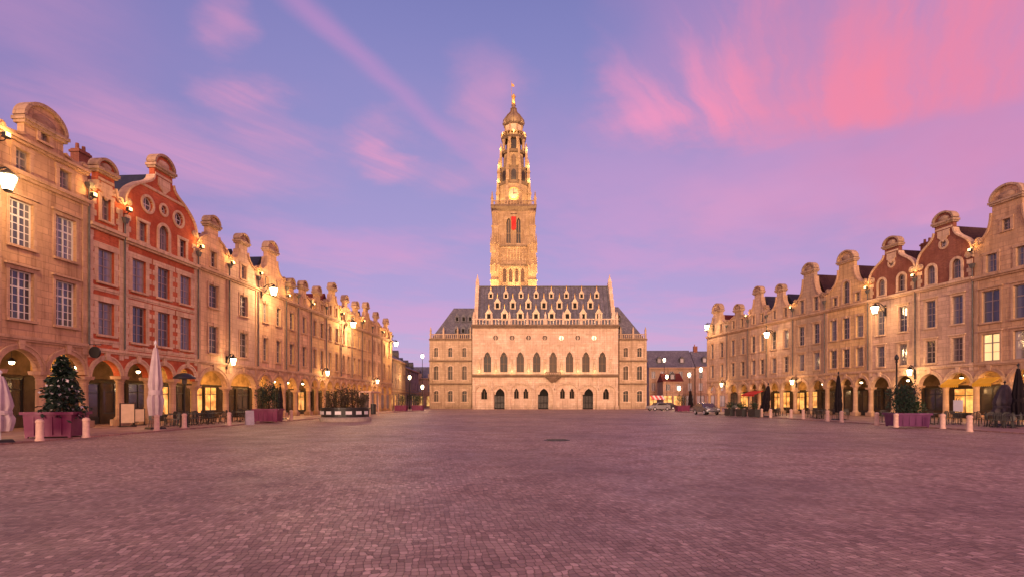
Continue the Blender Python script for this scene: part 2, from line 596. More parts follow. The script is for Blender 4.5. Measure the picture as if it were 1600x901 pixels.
# ------------------------------------------------------------------ ground
def setts(name, ca, cb, cm, w, h, th, pale=.2, bump=.6, irr=.5):
    m, t, b = base_mat(name)
    tc = t.n('ShaderNodeTexCoord')
    mp = t.n('ShaderNodeMapping')
    t.link(tc.outputs['Object'], mp.inputs['Vector'])
    mp.inputs['Rotation'].default_value = (0, 0, th)
    big = t.noise(tc.outputs['Object'], .11, 4, .6)
    mid = t.noise(tc.outputs['Object'], .7, 4, .6)
    wv = t.n('ShaderNodeVectorMath', operation='SCALE')
    nz = t.n('ShaderNodeTexNoise')
    t.link(tc.outputs['Object'], nz.inputs['Vector'])
    nz.inputs['Scale'].default_value = 1.1
    t.link(nz.outputs['Color'], wv.inputs[0])
    wv.inputs['Scale'].default_value = .22
    ad = t.n('ShaderNodeVectorMath', operation='ADD')
    t.link(mp.outputs[0], ad.inputs[0])
    t.link(wv.outputs[0], ad.inputs[1])
    # irregular, roughly squared stones: block-metric cells, slightly longer than wide
    st = t.n('ShaderNodeVectorMath', operation='MULTIPLY')
    t.link(ad.outputs[0], st.inputs[0])
    st.inputs[1].default_value = (1 / w, 1 / h, 0)
    def cell(feat):
        v = t.n('ShaderNodeTexVoronoi', voronoi_dimensions='2D', feature=feat, distance='CHEBYCHEV')
        t.link(st.outputs[0], v.inputs['Vector'])
        v.inputs['Scale'].default_value = 1
        v.inputs['Randomness'].default_value = irr
        return v
    f1, f2 = cell('F1'), cell('F2')
    joint = t.smooth(t.m('SUBTRACT', f2.outputs['Distance'], f1.outputs['Distance']), .16, .02)
    rnd = t.n('ShaderNodeSeparateColor')
    t.link(f1.outputs['Color'], rnd.inputs[0])
    r1, r2 = rnd.outputs[0], rnd.outputs[1]
    col = t.mix(r1, ca, cb)
    spk = t.noise(tc.outputs['Object'], 6.5, 3, .7)
    col = t.mix(t.m('MULTIPLY', t.smooth(r2, .72, .98), pale), col, [min(x * 1.7 + .06, .9) for x in cb])
    col = t.mix(t.smooth(r2, .30, .0, 0, .55), col, [x * .45 for x in ca])
    col = t.mix(t.smooth(spk, .60, .74, 0, .55 * pale), col, [min(x * 1.8 + .1, .9) for x in cb])
    col = t.mix(t.smooth(spk, .42, .28, 0, .45), col, [x * .4 for x in ca])
    col = t.mix(t.smooth(big, .38, .66, .0, .8), col, [ca[0] * .72, ca[1] * .74, ca[2] * .86])
    col = t.mix(t.smooth(mid, .42, .75, .0, .4), col, (.55, .52, .55), 'MULTIPLY')
    col = t.mix(t.m('MULTIPLY', joint, .8), col, cm)
    t.link(col, b.inputs['Base Color'])
    t.link(t.m('ADD', t.smooth(mid, .2, .8, .48, .72), t.m('MULTIPLY', r1, -.12)), b.inputs['Roughness'])
    b.inputs['Specular IOR Level'].default_value = .28
    grain = t.noise(tc.outputs['Object'], 40, 4, .7)
    h_ = t.m('ADD', t.m('MULTIPLY', joint, -1.0), t.m('ADD', t.m('MULTIPLY', r1, .35), t.m('MULTIPLY', grain, .25)))
    bp = t.n('ShaderNodeBump')
    bp.inputs['Strength'].default_value = bump
    bp.inputs['Distance'].default_value = .03
    t.link(h_, bp.inputs['Height'])
    t.link(bp.outputs[0], b.inputs['Normal'])
    return m


M['setts'] = setts('setts', srgb(152, 123, 106), srgb(182, 150, 130), srgb(106, 86, 76), .11, .075, R(80), .5, .7)
M['flags'] = setts('flags', srgb(156, 120, 108), srgb(172, 134, 118), srgb(112, 84, 76), .6, .4, R(3.7), .12, .3, .15)
M['border'] = setts('border', srgb(160, 130, 116), srgb(196, 166, 148), srgb(100, 80, 72), .12, .12, R(6), .7)

g = MB().add([(-700, -300, 0), (700, -300, 0), (700, 1400, 0), (-700, 1400, 0)], [(0, 1, 2, 3)]).build('ground', M['setts'])
tag(g, kind='structure')
# raised terraces in front of the two rows of houses
def slab(name, pts, z1, mat):
    n = len(pts)
    mb = MB().add([(x, y, -.05) for x, y in pts] + [(x, y, z1) for x, y in pts],
                  [tuple(range(n, 2 * n))] + [(i, (i + 1) % n, (i + 1) % n + n, i + n) for i in range(n)])
    return tag(mb.build(name, mat), kind='structure')
KL = [(-19.3, 8), (-18.9, 22), (-18.6, 40), (-17.8, 60), (-17.2, 97)]
slab('pavement', [(-45, 8)] + KL + [(-45, 97)], .07, M['flags'])
KR = [(25.4, 8), (25.1, 24), (25.6, 40), (25.8, 60), (26.6, 89)]
slab('pavement', KR + [(70, 89), (70, 8)], .07, M['flags'])
# bands of larger pale setts crossing the square
slab('pavement', [(-19, 109.4), (31, 109.4), (31, 124), (-19, 124)], .06, M['flags'])

# ------------------------------------------------------------------ houses
def bez(p0, p1, p2, p3, n):
    out = []
    for i in range(n + 1):
        u = i / n
        k = ((1 - u) ** 3, 3 * u * (1 - u) ** 2, 3 * u * u * (1 - u), u ** 3)
        out.append((sum(k[j] * p[0] for j, p in enumerate((p0, p1, p2, p3))), sum(k[j] * p[1] for j, p in enumerate((p0, p1, p2, p3)))))
    return out


def half_profile(W, zc, zsh, zt, cw, style):
    """right half of a gable as (distance from the axis, height), bottom to crown"""
    h = W / 2
    ch = cw / 2
    crest = min(1.3, max(.7, cw * .5))         # height of the round pediment
    zl = zt - crest                                # ledge below the pediment
    zn = zl - .75                                  # foot of the neck
    if style == 'full':                            # broad shoulders, then rushes inwards
        mx, mz = ch + (h - ch) * .52, zsh + (zn - zsh) * .60
        cv = bez((h - .12, zsh), (h - .14, zsh + (mz - zsh) * .6), (mx + .45, mz - .35), (mx, mz), 7)
        cv += bez((mx, mz), (mx - .4, mz + .3), (ch + .06, zn - (zn - mz) * .55), (ch, zn), 6)[1:]
    elif style == 'ogee':
        mx, mz = (h + ch) / 2, (zsh + zn) / 2
        cv = bez((h - .12, zsh), (h - .12, zsh + (mz - zsh) * .9), (mx + .1, mz - .3), (mx, mz), 7)
        cv += bez((mx, mz), (mx - .45, mz + .25), (ch + .02, zn - (zn - mz) * .6), (ch, zn), 7)[1:]
    else:                                          # concave scroll
        cv = bez((h - .12, zsh), (h - .12 - (h - ch) * .62, zsh + (zn - zsh) * .08), (ch + .04, zsh + (zn - zsh) * .42), (ch, zn), 12)
    p = [(h, zc), (h, zsh - .05)] + cv + [(ch, zl), (ch + .08, zl), (ch + .08, zl + .12)]
    for i in range(1, 9):
        a = PI / 2 * i / 8
        p.append(((ch + .06) * math.cos(a), zl + .12 + (crest - .12) * math.sin(a)))
    return p, zl, zn


def arch_loop(cx, hw, z0, zs, pointed=False, n=8, rise=None):
    """opening: rectangle z0..zs with an arched head"""
    pts = [(cx - hw, z0), (cx + hw, z0)]
    if pointed:
        r = rise or hw * 1.5
        right = bez((cx + hw, zs), (cx + hw, zs + r * .55), (cx + hw * .45, zs + r * .85), (cx, zs + r), n)
        left = [(2 * cx - x, z) for x, z in reversed(right)][1:]
        return pts[:2] + right + left
    r = rise or hw
    return pts + [(cx + hw * math.cos(PI * i / (2 * n)), zs + r * math.sin(PI * i / (2 * n))) for i in range(0, 2 * n + 1)]


_win = {}
def window_meshes(w, h, cols, rows, arched=False, paint='grey_paint'):
    key = (round(w, 2), round(h, 2), cols, rows, arched, paint)
    if key in _win: return _win[key]
    f = MB()
    hw, t = w / 2, .065
    y0, y1 = .16, .24
    if arched:
        zs = h - hw
        f.strip([(-hw, 0)] + [(hw * math.cos(PI - PI * i / 12), zs + hw * math.sin(PI - PI * i / 12)) for i in range(13)] + [(hw, 0)], -t, y0, y1)
        f.box(-hw + t, hw - t, y0, y1, 0, t)
        top = h - t
    else:
        f.box(-hw, -hw + t, y0, y1, 0, h).box(hw - t, hw, y0, y1, 0, h)
        f.box(-hw + t, hw - t, y0, y1, 0, t).box(-hw + t, hw - t, y0, y1, h - t, h)
        top = h - t
    for i in range(1, cols):
        x = -hw + w * i / cols
        q = .045 if (cols % 2 == 0 and i == cols // 2) else .02
        f.box(x - q, x + q, y0 + .012, y1 - .02, t, top - (0 if not arched else .02))
    for j in range(1, rows):
        z = h * j / rows
        q = .04 if j == rows - (1 if rows < 4 else 2) + 0 else .018
        f.box(-hw + t, hw - t, y0 + .018, y1 - .026, z - q, z + q)
    pn = MB()
    if arched:
        pn.plate(arch_loop(0, hw - .01, .01, h - hw, n=6), [], .205, .225)
    else:
        pn.box(-hw + .01, hw - .01, .205, .225, .01, h - .01)
    _win[key] = (f.mesh('window', M[paint]), {g: pn.mesh('pane', M[g]) for g in ('glass', 'lit_glass')})
    return _win[key]


def add_window(root, cx, z0, w, h, cols, rows, arched=False, g='glass', paint='grey_paint'):
    fm, pm = window_meshes(w, h, cols, rows, arched, paint)
    f = put('window', fm, root, (cx, 0, z0))
    put('pane', pm[g], f)
    return f


_cols = {}
def column_mesh(zs, r):
    key = (round(zs, 2), round(r, 2))
    if key not in _cols:
        mb = MB()
        mb.frustum(0, 0, .02, .42, r * 1.55, r * 1.55, r * 1.55, r * 1.55)
        mb.lathe([(r * 1.35, .423), (r * 1.35, .5), (r * 1.08, .58), (r, .62), (r * .92, zs - .5), (r * 1.05, zs - .46), (r * .95, zs - .42), (r * 1.0, zs - .36), (r * 1.4, zs - .2)], 14)
        mb.frustum(0, 0, zs - .197, zs - .003, r * 1.45, r * 1.45, r * 1.62, r * 1.62)
        _cols[key] = mb.mesh('column', M['trim_stone'], True)
    return _cols[key]


def house(origin, rz, W, d, last=False):
    """one gabled town house; local x along the front, y into the house"""
    root = empty('gabled_house', origin, rz, d['label'], 'house', d['group'])
    wall, gab = M[d['wall']], M[d.get('gable', d['wall'])]
    trim = M['trim_stone']
    zc, zsh, zt, cw, nb, na = d['zc'], d['zsh'], d['zt'], d['cw'] * (1 if d.get('first') else .86), d['bays'], d['arches']
    brick = d['wall'] in ('red_brick', 'dull_brick')
    bgab = d.get('gable', d['wall']) in ('red_brick', 'dull_brick')
    if bgab: trim = M['pale_trim']
    W0 = W
    # ---- arcade: arches on columns
    pw = .52
    span = W / na
    r = (span - pw) / 2
    ztop = d.get('ztop', 4.15)
    rise = min(r, 1.35)
    zs = ztop - rise
    outer = [(.004, zs)]
    for k in range(na):
        c = span * (k + .5)
        outer.append((c - r, zs))
        for i in range(1, 16):
            a = PI - PI * i / 16
            outer.append((c + r * math.cos(a), zs + rise * math.sin(a)))
        outer.append((c + r, zs))
    outer += [(W - .004, zs), (W - .004, zc), (.004, zc)]
    # ---- window openings
    ww = d.get('ww', 1.0)
    xs = [W * (i + .5) / nb + d.get('wx', 0) for i in range(nb)]
    if nb > 1:
        sp = d.get('spread', .82)
        xs = [W / 2 + (x - W / 2) * sp * nb / (nb) for x in xs]
        if nb == 2:
            xs = [W / 2 - W * .235, W / 2 + W * .235]
    holes, wins = [], []
    for (z0, z1) in d['floors']:
        for x in xs:
            holes.append([(x - ww / 2, z0), (x + ww / 2, z0), (x + ww / 2, z1), (x - ww / 2, z1)])
            wins.append((x, z0, ww, z1 - z0))
    MB().plate(outer, holes, 0, .42).build('facade', wall, root)
    for x, z0, w_, h_ in wins:
        add_window(root, x, z0, w_, h_, d.get('cols', 2), d.get('rows', 4), False, 'lit_glass' if rng.random() < .06 else 'glass', d.get('paint', 'grey_paint'))
        s = MB()
        s.box(x - w_ / 2 - .16, x + w_ / 2 + .16, -.14, .15, z0 - .13, z0 - .002)
        s.build('sill', trim, root)
        s = MB()
        if brick:                                  # toothed stone surround
            n = int(h_ / .3)
            for i in range(n):
                e = .30 if i % 2 else .50
                za, zb = z0 + h_ * i / n, z0 + h_ * (i + 1) / n - .004
                s.box(x - w_ / 2 - e, x - w_ / 2 - .002, -.03, .1, za, zb)
                s.box(x + w_ / 2 + .002, x + w_ / 2 + e, -.03, .1, za, zb)
            s.box(x - w_ / 2 - .5, x + w_ / 2 + .5, -.045, .1, z0 + h_ + .003, z0 + h_ + .36)
        else:
            s.box(x - w_ / 2 - .17, x - w_ / 2 - .002, -.045, .1, z0, z0 + h_)
            s.box(x + w_ / 2 + .002, x + w_ / 2 + .17, -.045, .1, z0, z0 + h_)
            s.box(x - w_ / 2 - .17, x + w_ / 2 + .17, -.05, .1, z0 + h_ + .003, z0 + h_ + .2)
            if d.get('hood'):
                s.box(x - w_ / 2 - .27, x + w_ / 2 + .27, -.17, .1, z0 + h_ + .203, z0 + h_ + .3)
            s.box(x - .12, x + .12, -.1, .1, z0 + h_ - .05, z0 + h_ + .26) if not d.get('hood') else None
        s.build('surround', trim, root)
    # ---- corner pilasters
    for x0, x1 in ((.03, .38), (W - .38, W - .03)):
        p = MB()
        z, i = zs + 1.2, 0
        while z < zc - .3:
            e = .06 if (brick and i % 2) else 0
            p.box(x0 + (0 if x0 < 1 else -0) , x1 - e if x0 < 1 else x1, -.055 - (.012 if i % 2 else 0), .1, z, z + .395)
            z += .4
            i += 1
        p.build('pilaster', trim, root)
    # ---- arch mouldings with keystones
    for k in range(na):
        c = span * (k + .5)
        pts = [(c + (r + .01) * math.cos(PI - PI * i / 16), zs + (rise + .01) * math.sin(PI - PI * i / 16)) for i in range(17)]
        mb = MB().strip(pts, .2, -.06, .2, inner=.0)
        mb.strip(pts, .3, -.1, .1, inner=.203)
        mb.frustum(c, 0, zs + rise + .02, zs + rise + .5, .12, .14, .18, .14)
        mb.build('arch_moulding', trim, root)
    # ---- string courses and cornices
    def course(z, hgt, out, name='cornice'):
        mb = MB().box(.0, W, -out, .05, z, z + hgt)
        mb.box(.0, W, -out * .55, .05, z - hgt * .7, z - .003)
        return mb.build(name, trim, root)
    course(ztop + .55, .16, .16)
    course(zc - .02, .2, .3)
    if brick:
        for (z0, z1) in d['floors']:
            course(z0 - .46, .16, .07, 'band')
    for z in d.get('extra', ()): course(z, .16, .22)
    # ---- gable
    hp, zl, zn = half_profile(W - .02, zc + .01, zsh, zt, cw, d['style'])
    out = [(W / 2 + x, z) for x, z in hp] + [(W / 2 - x, z) for x, z in reversed(hp[:-1])]
    gh = []
    for (gx, z0, z1, gw, ar) in d['attic']:
        cx = W / 2 + gx
        if ar == 'o':
            rr = gw / 2
            gh.append([(cx + rr * math.cos(2 * PI * i / 16), z0 + rr * math.sin(2 * PI * i / 16)) for i in range(16)])
        elif ar:
            gh.append(arch_loop(cx, gw / 2, z0, z1 - gw / 2, n=6))
        else:
            gh.append([(cx - gw / 2, z0), (cx + gw / 2, z0), (cx + gw / 2, z1), (cx - gw / 2, z1)])
    MB().plate(out, gh, .01, .40).build('gable', gab, root)
    for (gx, z0, z1, gw, ar) in d['attic']:
        cx = W / 2 + gx
        if ar == 'o':
            rr = gw / 2
            ring = [(cx + rr * math.cos(2 * PI * i / 20), z0 + rr * math.sin(2 * PI * i / 20)) for i in range(20)]
            w_ = MB().strip(ring, -.17, -.06, .12, True).build('surround', trim, root)
            if d.get('blind'):
                MB().lathe([(rr - .01, -.02), (rr - .01, .02)], 16).build('panel', M['dull_brick'], root, (cx, .2, z0)).rotation_euler = (R(90), 0, 0)
            else:
                f = MB().strip(ring, .06, .16, .24, True).box(cx - .025, cx + .025, .17, .23, z0 - rr + .02, z0 + rr - .02).box(cx - rr + .02, cx + rr - .02, .176, .224, z0 - .025, z0 + .025).build('window', M['white_paint'], root)
                pm = MB().lathe([(rr - .01, -.01), (rr - .01, .01)], 16).build('pane', M['glass'], f, (cx, .2, z0))
                pm.rotation_euler = (R(90), 0, 0)
        else:
            add_window(root, cx, z0, gw, z1 - z0, 2, 3, bool(ar))
            s = MB()
            e = .22
            if ar:
                lp = [(cx - gw / 2, z0)] + [(cx + gw / 2 * math.cos(PI - PI * i / 12), z1 - gw / 2 + gw / 2 * math.sin(PI - PI * i / 12)) for i in range(13)] + [(cx + gw / 2, z0)]
                s.strip(lp, e, -.06, .1)
            else:
                s.box(cx - gw / 2 - e, cx - gw / 2 - .002, -.05, .1, z0, z1).box(cx + gw / 2 + .002, cx + gw / 2 + e, -.05, .1, z0, z1)
                s.box(cx - gw / 2 - e - .04, cx + gw / 2 + e + .04, -.08, .1, z1 + .003, z1 + .2)
            s.box(cx - gw / 2 - e, cx + gw / 2 + e, -.12, .1, z0 - .12, z0 - .003)
            s.build('surround', trim, root)
    if bgab:                                       # stone bands and panels set into the brick gable
        def half_at(z):
            for (x0, z0), (x1, z1) in zip(hp[:-1], hp[1:]):
                if z0 <= z <= z1 and z1 > z0: return x0 + (x1 - x0) * (z - z0) / (z1 - z0)
            return 0
        for q in (zsh + .25, zsh + (zn - zsh) * .62, zn + .1):
            if any(abs(q - (z0 if ar == 'o' else (z0 + z1) / 2)) < (gw * .9 if ar == 'o' else (z1 - z0) * .75) for gx, z0, z1, gw, ar in d['attic']): continue
            hw_ = half_at(q) - .06
            if hw_ > .3: MB().box(W / 2 - hw_, W / 2 + hw_, -.05, .05, q, q + .17).build('band', trim, root)
        for s_ in (-1, 1):                         # carved stone blocks beside the attic windows
            pm = MB()
            for i in range(4):
                e = .5 if i % 2 else .34
                x0 = W / 2 + s_ * (W / 2 - .1)
                pm.box(min(x0, x0 - s_ * e), max(x0, x0 - s_ * e), -.04, .05, zc + .3 + i * .36, zc + .3 + i * .36 + .345)
            pm.build('quoin', trim, root)
        MB().box(W / 2 - cw * .33, W / 2 + cw * .33, -.06, .05, zn - .55, zn + .02).frustum(W / 2, -.02, zn - 1.0, zn - .553, .05, .05, cw * .28, .07).build('panel', trim, root)
    if brick:
        fz = MB()
        nf = na * 2
        for i in range(nf):
            x = W * (i + .5) / nf
            fz.box(x - .24, x + .24, -.05, .08, ztop + .86, ztop + 1.12)
        fz.build('frieze_block', trim, root)
    # coping following the outline, split left/right so each is a swept band
    nsh = 1
    ncv = len(hp) - 11
    side = hp[nsh:ncv]
    MB().strip([(W / 2 + x, z) for x, z in side], -.13, -.12, .5).build('coping', trim, root)
    MB().strip([(W / 2 - x, z) for x, z in side], .13, -.125, .505).build('coping', trim, root)
    for s_ in (-1, 1):                             # scroll ends
        rr = d.get('vol', .3)
        cx = W / 2 + s_ * (W / 2 - .12 - rr)
        v = MB().lathe([(rr, -.28), (rr, .24)], 16)
        v.lathe([(rr * .55, .243), (rr * .42, .31)], 14)
        v.build('volute', trim, root, (cx, .12, zsh + rr * .8), smooth=True).rotation_euler = (R(90), 0, 0)
    # round pediment
    ch = cw / 2
    arc = [(W / 2 + (ch + .05) * math.cos(PI * i / 16), zl + .16 + (zt - zl - .16) * math.sin(PI * i / 16)) for i in range(17)]
    pd = MB().strip(arc, -.12, -.18, .5, inner=.04)
    pd.box(W / 2 - ch - .2, W / 2 + ch + .2, -.24, .55, zl - .08, zl + .1)
    pd.box(W / 2 - ch - .12, W / 2 + ch + .12, -.15, .5, zl - .22, zl - .083)
    pd.build('crest', M['grey_stone'], root)
    # shell inside the pediment
    sh = MB().lathe([(ch * .62, 0), (ch * .5, .1), (ch * .2, .14)], 14)
    o = sh.build('ornament', trim, root, (W / 2, .01, zl + .32), smooth=True)
    o.rotation_euler = (R(90), 0, 0)
    o.scale = (1, .55, 1)
    # keystone mask panel below the crest
    # ---- body, roof
    D = 9.5
    b = MB()
    b.box(.03, .3, 3.9, D, .0, zc).box(W - .3, W - .03, 3.9, D, .0, zc).box(.303, W - .303, D - .3, D, 0, zc)
    b.box(.03, .3, .425, 3.897, 4.9, zc).box(W - .3, W - .03, .425, 3.897, 4.9, zc)
    b.build('side_wall', M['grey_render'], root)
    zr = zsh + (zn - zsh) * d.get('roof_h', 1.16)
    ze = zc + .25
    rf = MB().add([(.01, 1.1, ze), (W / 2, 1.1, zr), (W - .01, 1.1, ze), (.01, D + .2, ze), (W / 2, D + .2, zr), (W - .01, D + .2, ze), (.01, 1.1, zc - .1), (W - .01, 1.1, zc - .1), (.01, D + .2, zc - .1), (W - .01, D + .2, zc - .1)],
                  [(0, 1, 4, 3), (1, 2, 5, 4), (0, 6, 7, 2, 1), (3, 4, 5, 9, 8), (0, 3, 8, 6), (2, 7, 9, 5), (6, 8, 9, 7)])
    roof = rf.build('roof', M[d['roof']], root)
    if d.get('chimney'):
        cx, cy, hh = d['chimney']
        zb = zr - 1.4
        k = MB().box(cx - .45, cx + .45, cy - .3, cy + .3, zb, zr + hh).box(cx - .52, cx + .52, cy - .37, cy + .37, zr + hh - .25, zr + hh - .1)
        for e in (-.25, .25): k.lathe([(.12, zr + hh + .002), (.1, zr + hh + .4)], 8, cx + e, cy)
        k.build('chimney', M['dull_brick'], roof)
    # ---- inside of the arcade
    MB().box(.0, W, .425, 3.6, 4.66, 4.86).build('arcade_ceiling', M['plaster'], root)
    hl = []
    xd = .35
    segs = []
    m = max(2, na)
    for k in range(m):
        a0, a1 = .25 + (W - .5) * k / m + .12, .25 + (W - .5) * (k + 1) / m - .12
        door = (k == d.get('door', 0) % m)
        z0 = .1 if door else .75
        z1 = 3.0 if not door else 2.9
        hl.append([(a0, z0), (a1, z0), (a1, z1), (a0, z1)])
        segs.append((a0, a1, z0, z1, door))
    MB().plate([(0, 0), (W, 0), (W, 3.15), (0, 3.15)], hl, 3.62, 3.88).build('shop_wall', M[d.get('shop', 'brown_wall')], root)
    MB().box(0, W, 3.6, 3.9, 3.153, 4.65).box(0, W, 3.52, 3.599, 3.16, 3.3).build('lunette', M['plaster' if d.get('lit', .5) > .4 else 'shaded_plaster'], root)  # upper wall: lamplight put into its colour, pale if lit, darker if not
    for a0, a1, z0, z1, door in segs:
        f = MB().box(a0, a0 + .08, 3.7, 3.8, z0, z1).box(a1 - .08, a1, 3.7, 3.8, z0, z1).box(a0 + .08, a1 - .08, 3.7, 3.8, z0, z0 + (.5 if door else .1)).box(a0 + .08, a1 - .08, 3.7, 3.8, z1 - .1, z1)
        cxm = (a0 + a1) / 2
        f.box(cxm - .03, cxm + .03, 3.71, 3.79, z0 + .1, z1 - .1)
        f.box(a0 + .08, a1 - .08, 3.714, 3.786, z1 - .72, z1 - .66)
        f = f.build('shop_door' if door else 'shop_window', M['dark_paint'], root)
        MB().box(a0 + .06, a1 - .06, 3.745, 3.765, z0 + .06, z1 - .06).build('pane', M['shop_glow' if rng.random() < d.get('lit', .5) * .45 else 'shop_dark'], f)
    # ---- columns
    cm = column_mesh(zs, .235)
    for k in range(na + (1 if last else 0)):
        put('column', cm, root, (span * k + (.26 if (k == 0 and d.get('first')) else 0), .24, .06 - .0))
    # downpipe at the party wall
    MB().tube([(W - .02, -.14, ztop + .5), (W - .02, -.14, zc - .2)], .055, 8).lathe([(.09, 0), (.16, .3)], 8, W - .02, -.16).build('downpipe', M['lead'], root) if False else None
    dp = MB().tube([(W - .03, -.13, 4.95), (W - .03, -.13, zc + .9)], .055, 8)
    dp.frustum(W - .03, -.17, zc + .9, zc + 1.25, .1, .09, .19, .15)
    dp.build('downpipe', M['lead'], root)
    return root

# ------------------------------------------------------------------ the two rows
def YL(px): return 23108.0 / (855.0 - px)
def YR(px): return 39957.0 / (px - 655.0)
def PL(Y): return (.0647 * Y - 27.19, Y)
def PR(Y): return (47.0 - .1706 * Y, Y)
RZL = math.atan2(1, .0647)
RZR = math.atan2(-1, .1706)
FL = [(5.55, 7.75), (9.25, 11.05)]
A1 = [(0, 12.5, 13.75, .75, 0)]
def A2(k=1.05, z=12.5, h=1.15, w=.6, ar=0): return [(-k, z, z + h, w, ar), (k, z, z + h, w, ar)]
LEFT = [
 dict(px=(-11, 137), floors=[(5.85, 8.35), (9.6, 11.95)], zc=13.25, zsh=15.2, zt=17.45, cw=2.3, bays=2, arches=2, ww=1.3, wall='cream_stone', style='concave', rows=6, cols=4, paint='white_paint', roof='slate', ztop=4.3, extra=(15.05,),
      attic=[(-1.25, 13.45, 14.6, .75, 0), (1.25, 13.45, 14.6, .75, 0), (0, 15.6, 16.25, .5, 0)], vol=.22, label='cream stone house with broad round crest, nearest of the left row', lit=.35, first=True, hood=True),
 dict(px=(137, 193), floors=[(5.7, 7.7), (8.9, 10.9)], zc=12.1, zsh=14.2, zt=16.4, cw=1.5, bays=1, arches=1, ww=1.22, wall='red_brick', style='concave', roof='slate', attic=[(0, 12.7, 14.1, .7, 0)], vol=.2,
      label='very narrow red brick house with a single window on each floor', lit=.6),
 dict(px=(193, 308), floors=[(5.5, 7.9), (8.9, 11.0)], zc=11.95, zsh=14.3, zt=18.9, cw=2.1, bays=3, arches=3, ww=1.2, wall='red_brick', style='full', roof='slate', spread=.95, chimney=(1.2, 4, .6),
      attic=[(-2.0, 12.3, 13.6, .7, 0), (0, 12.25, 14.0, .95, 1), (2.0, 12.3, 13.6, .7, 0), (-1.55, 15.0, 0, .95, 'o'), (1.55, 15.0, 0, .95, 'o'), (0, 15.15, 0, .6, 'o')], blind=False, vol=.25,
      label='large red brick house three windows wide with round medallions on its gable', lit=.25),
 dict(px=(308, 357), floors=FL, zc=12.05, zsh=14.0, zt=16.6, cw=1.5, bays=1, arches=1, ww=1.22, wall='buff_stone', style='ogee', roof='clay_tile', attic=A1, vol=.22, label='pale stone house one window wide beside the large red brick house', lit=.5),
 dict(px=(357, 402), floors=FL, zc=12.05, zsh=13.8, zt=16.5, cw=1.5, bays=1, arches=1, ww=1.22, wall='rose_stone', style='concave', roof='slate', attic=A1, vol=.22, label='second one window wide pale stone house, fifth of the left row', lit=.8),
 dict(px=(402, 446), floors=FL, zc=12.2, zsh=14.0, zt=17.3, cw=2.1, bays=2, arches=2, ww=.85, wall='buff_stone', style='concave', roof='slate', attic=A2(1.1), vol=.25, label='stone house with large bulb crest, sixth from the near end, left row', lit=.7),
 dict(px=(446, 465), floors=FL, zc=12.0, zsh=13.0, zt=14.6, cw=1.2, bays=1, arches=1, ww=.9, wall='gold_stone', style='ogee', roof='slate', attic=[(0, 12.35, 13.0, .5, 0)], vol=.18, label='low narrow stone house, seventh from the near end, left row', lit=.6),
 dict(px=(465, 485), floors=FL, zc=12.0, zsh=13.2, zt=15.0, cw=1.3, bays=1, arches=1, ww=.9, wall='buff_stone', style='concave', roof='clay_tile', attic=[(0, 12.4, 13.1, .5, 0)], vol=.18, label='low stone house with red roof, eighth from the near end, left row', lit=.8),
 dict(px=(485, 509), floors=FL, zc=12.0, zsh=13.2, zt=15.2, cw=1.3, bays=2, arches=2, ww=.85, wall='gold_stone', style='ogee', roof='clay_tile', attic=A2(.95, h=.8), vol=.2, label='stone house under a red tiled roof, ninth of the left row', lit=.6),
 dict(px=(509, 532), floors=FL, zc=12.0, zsh=13.8, zt=16.6, cw=1.5, bays=2, arches=2, ww=.85, wall='gold_stone', style='concave', roof='clay_tile', attic=A2(1.0), vol=.25, label='stone house with tall crest, tenth from near end, left row', lit=.4),
 dict(px=(532, 549), floors=FL, zc=12.0, zsh=13.6, zt=15.9, cw=1.2, bays=2, arches=2, ww=.8, wall='buff_stone', style='ogee', roof='slate', attic=A2(.9), vol=.22, label='golden lit stone house, eleventh from the near end, left row', lit=.6),
 dict(px=(549, 565), floors=FL, zc=12.0, zsh=13.6, zt=15.8, cw=1.4, bays=2, arches=2, ww=.8, wall='gold_stone', style='concave', roof='slate', attic=A2(.95), vol=.22, label='golden lit stone house, twelfth from the near end, left row', lit=.6),
 dict(px=(565, 581), floors=FL, zc=12.0, zsh=13.8, zt=16.5, cw=1.35, bays=2, arches=2, ww=.8, wall='gold_stone', style='concave', roof='slate', attic=A2(1.0), vol=.22, label='golden lit stone house, thirteenth from the near end, left row', lit=.5),
 dict(px=(581, 596), floors=FL, zc=12.0, zsh=13.6, zt=15.8, cw=1.1, bays=2, arches=2, ww=.8, wall='buff_stone', style='ogee', roof='slate', attic=A2(1.0), vol=.22, label='golden lit stone house, last but one of the left row', lit=.5),
 dict(px=(596, 612), floors=FL, zc=12.0, zsh=13.4, zt=15.6, cw=1.3, bays=2, arches=2, ww=.8, wall='gold_stone', style='concave', roof='slate', attic=A2(1.1), vol=.22, label='stone corner house closing the left row beside the side street', lit=.6),
]
FR = [(5.15, 7.2), (8.4, 10.85)]
def F2(lo=(5.4, 7.4), hi=(8.5, 10.8)): return [lo, hi]
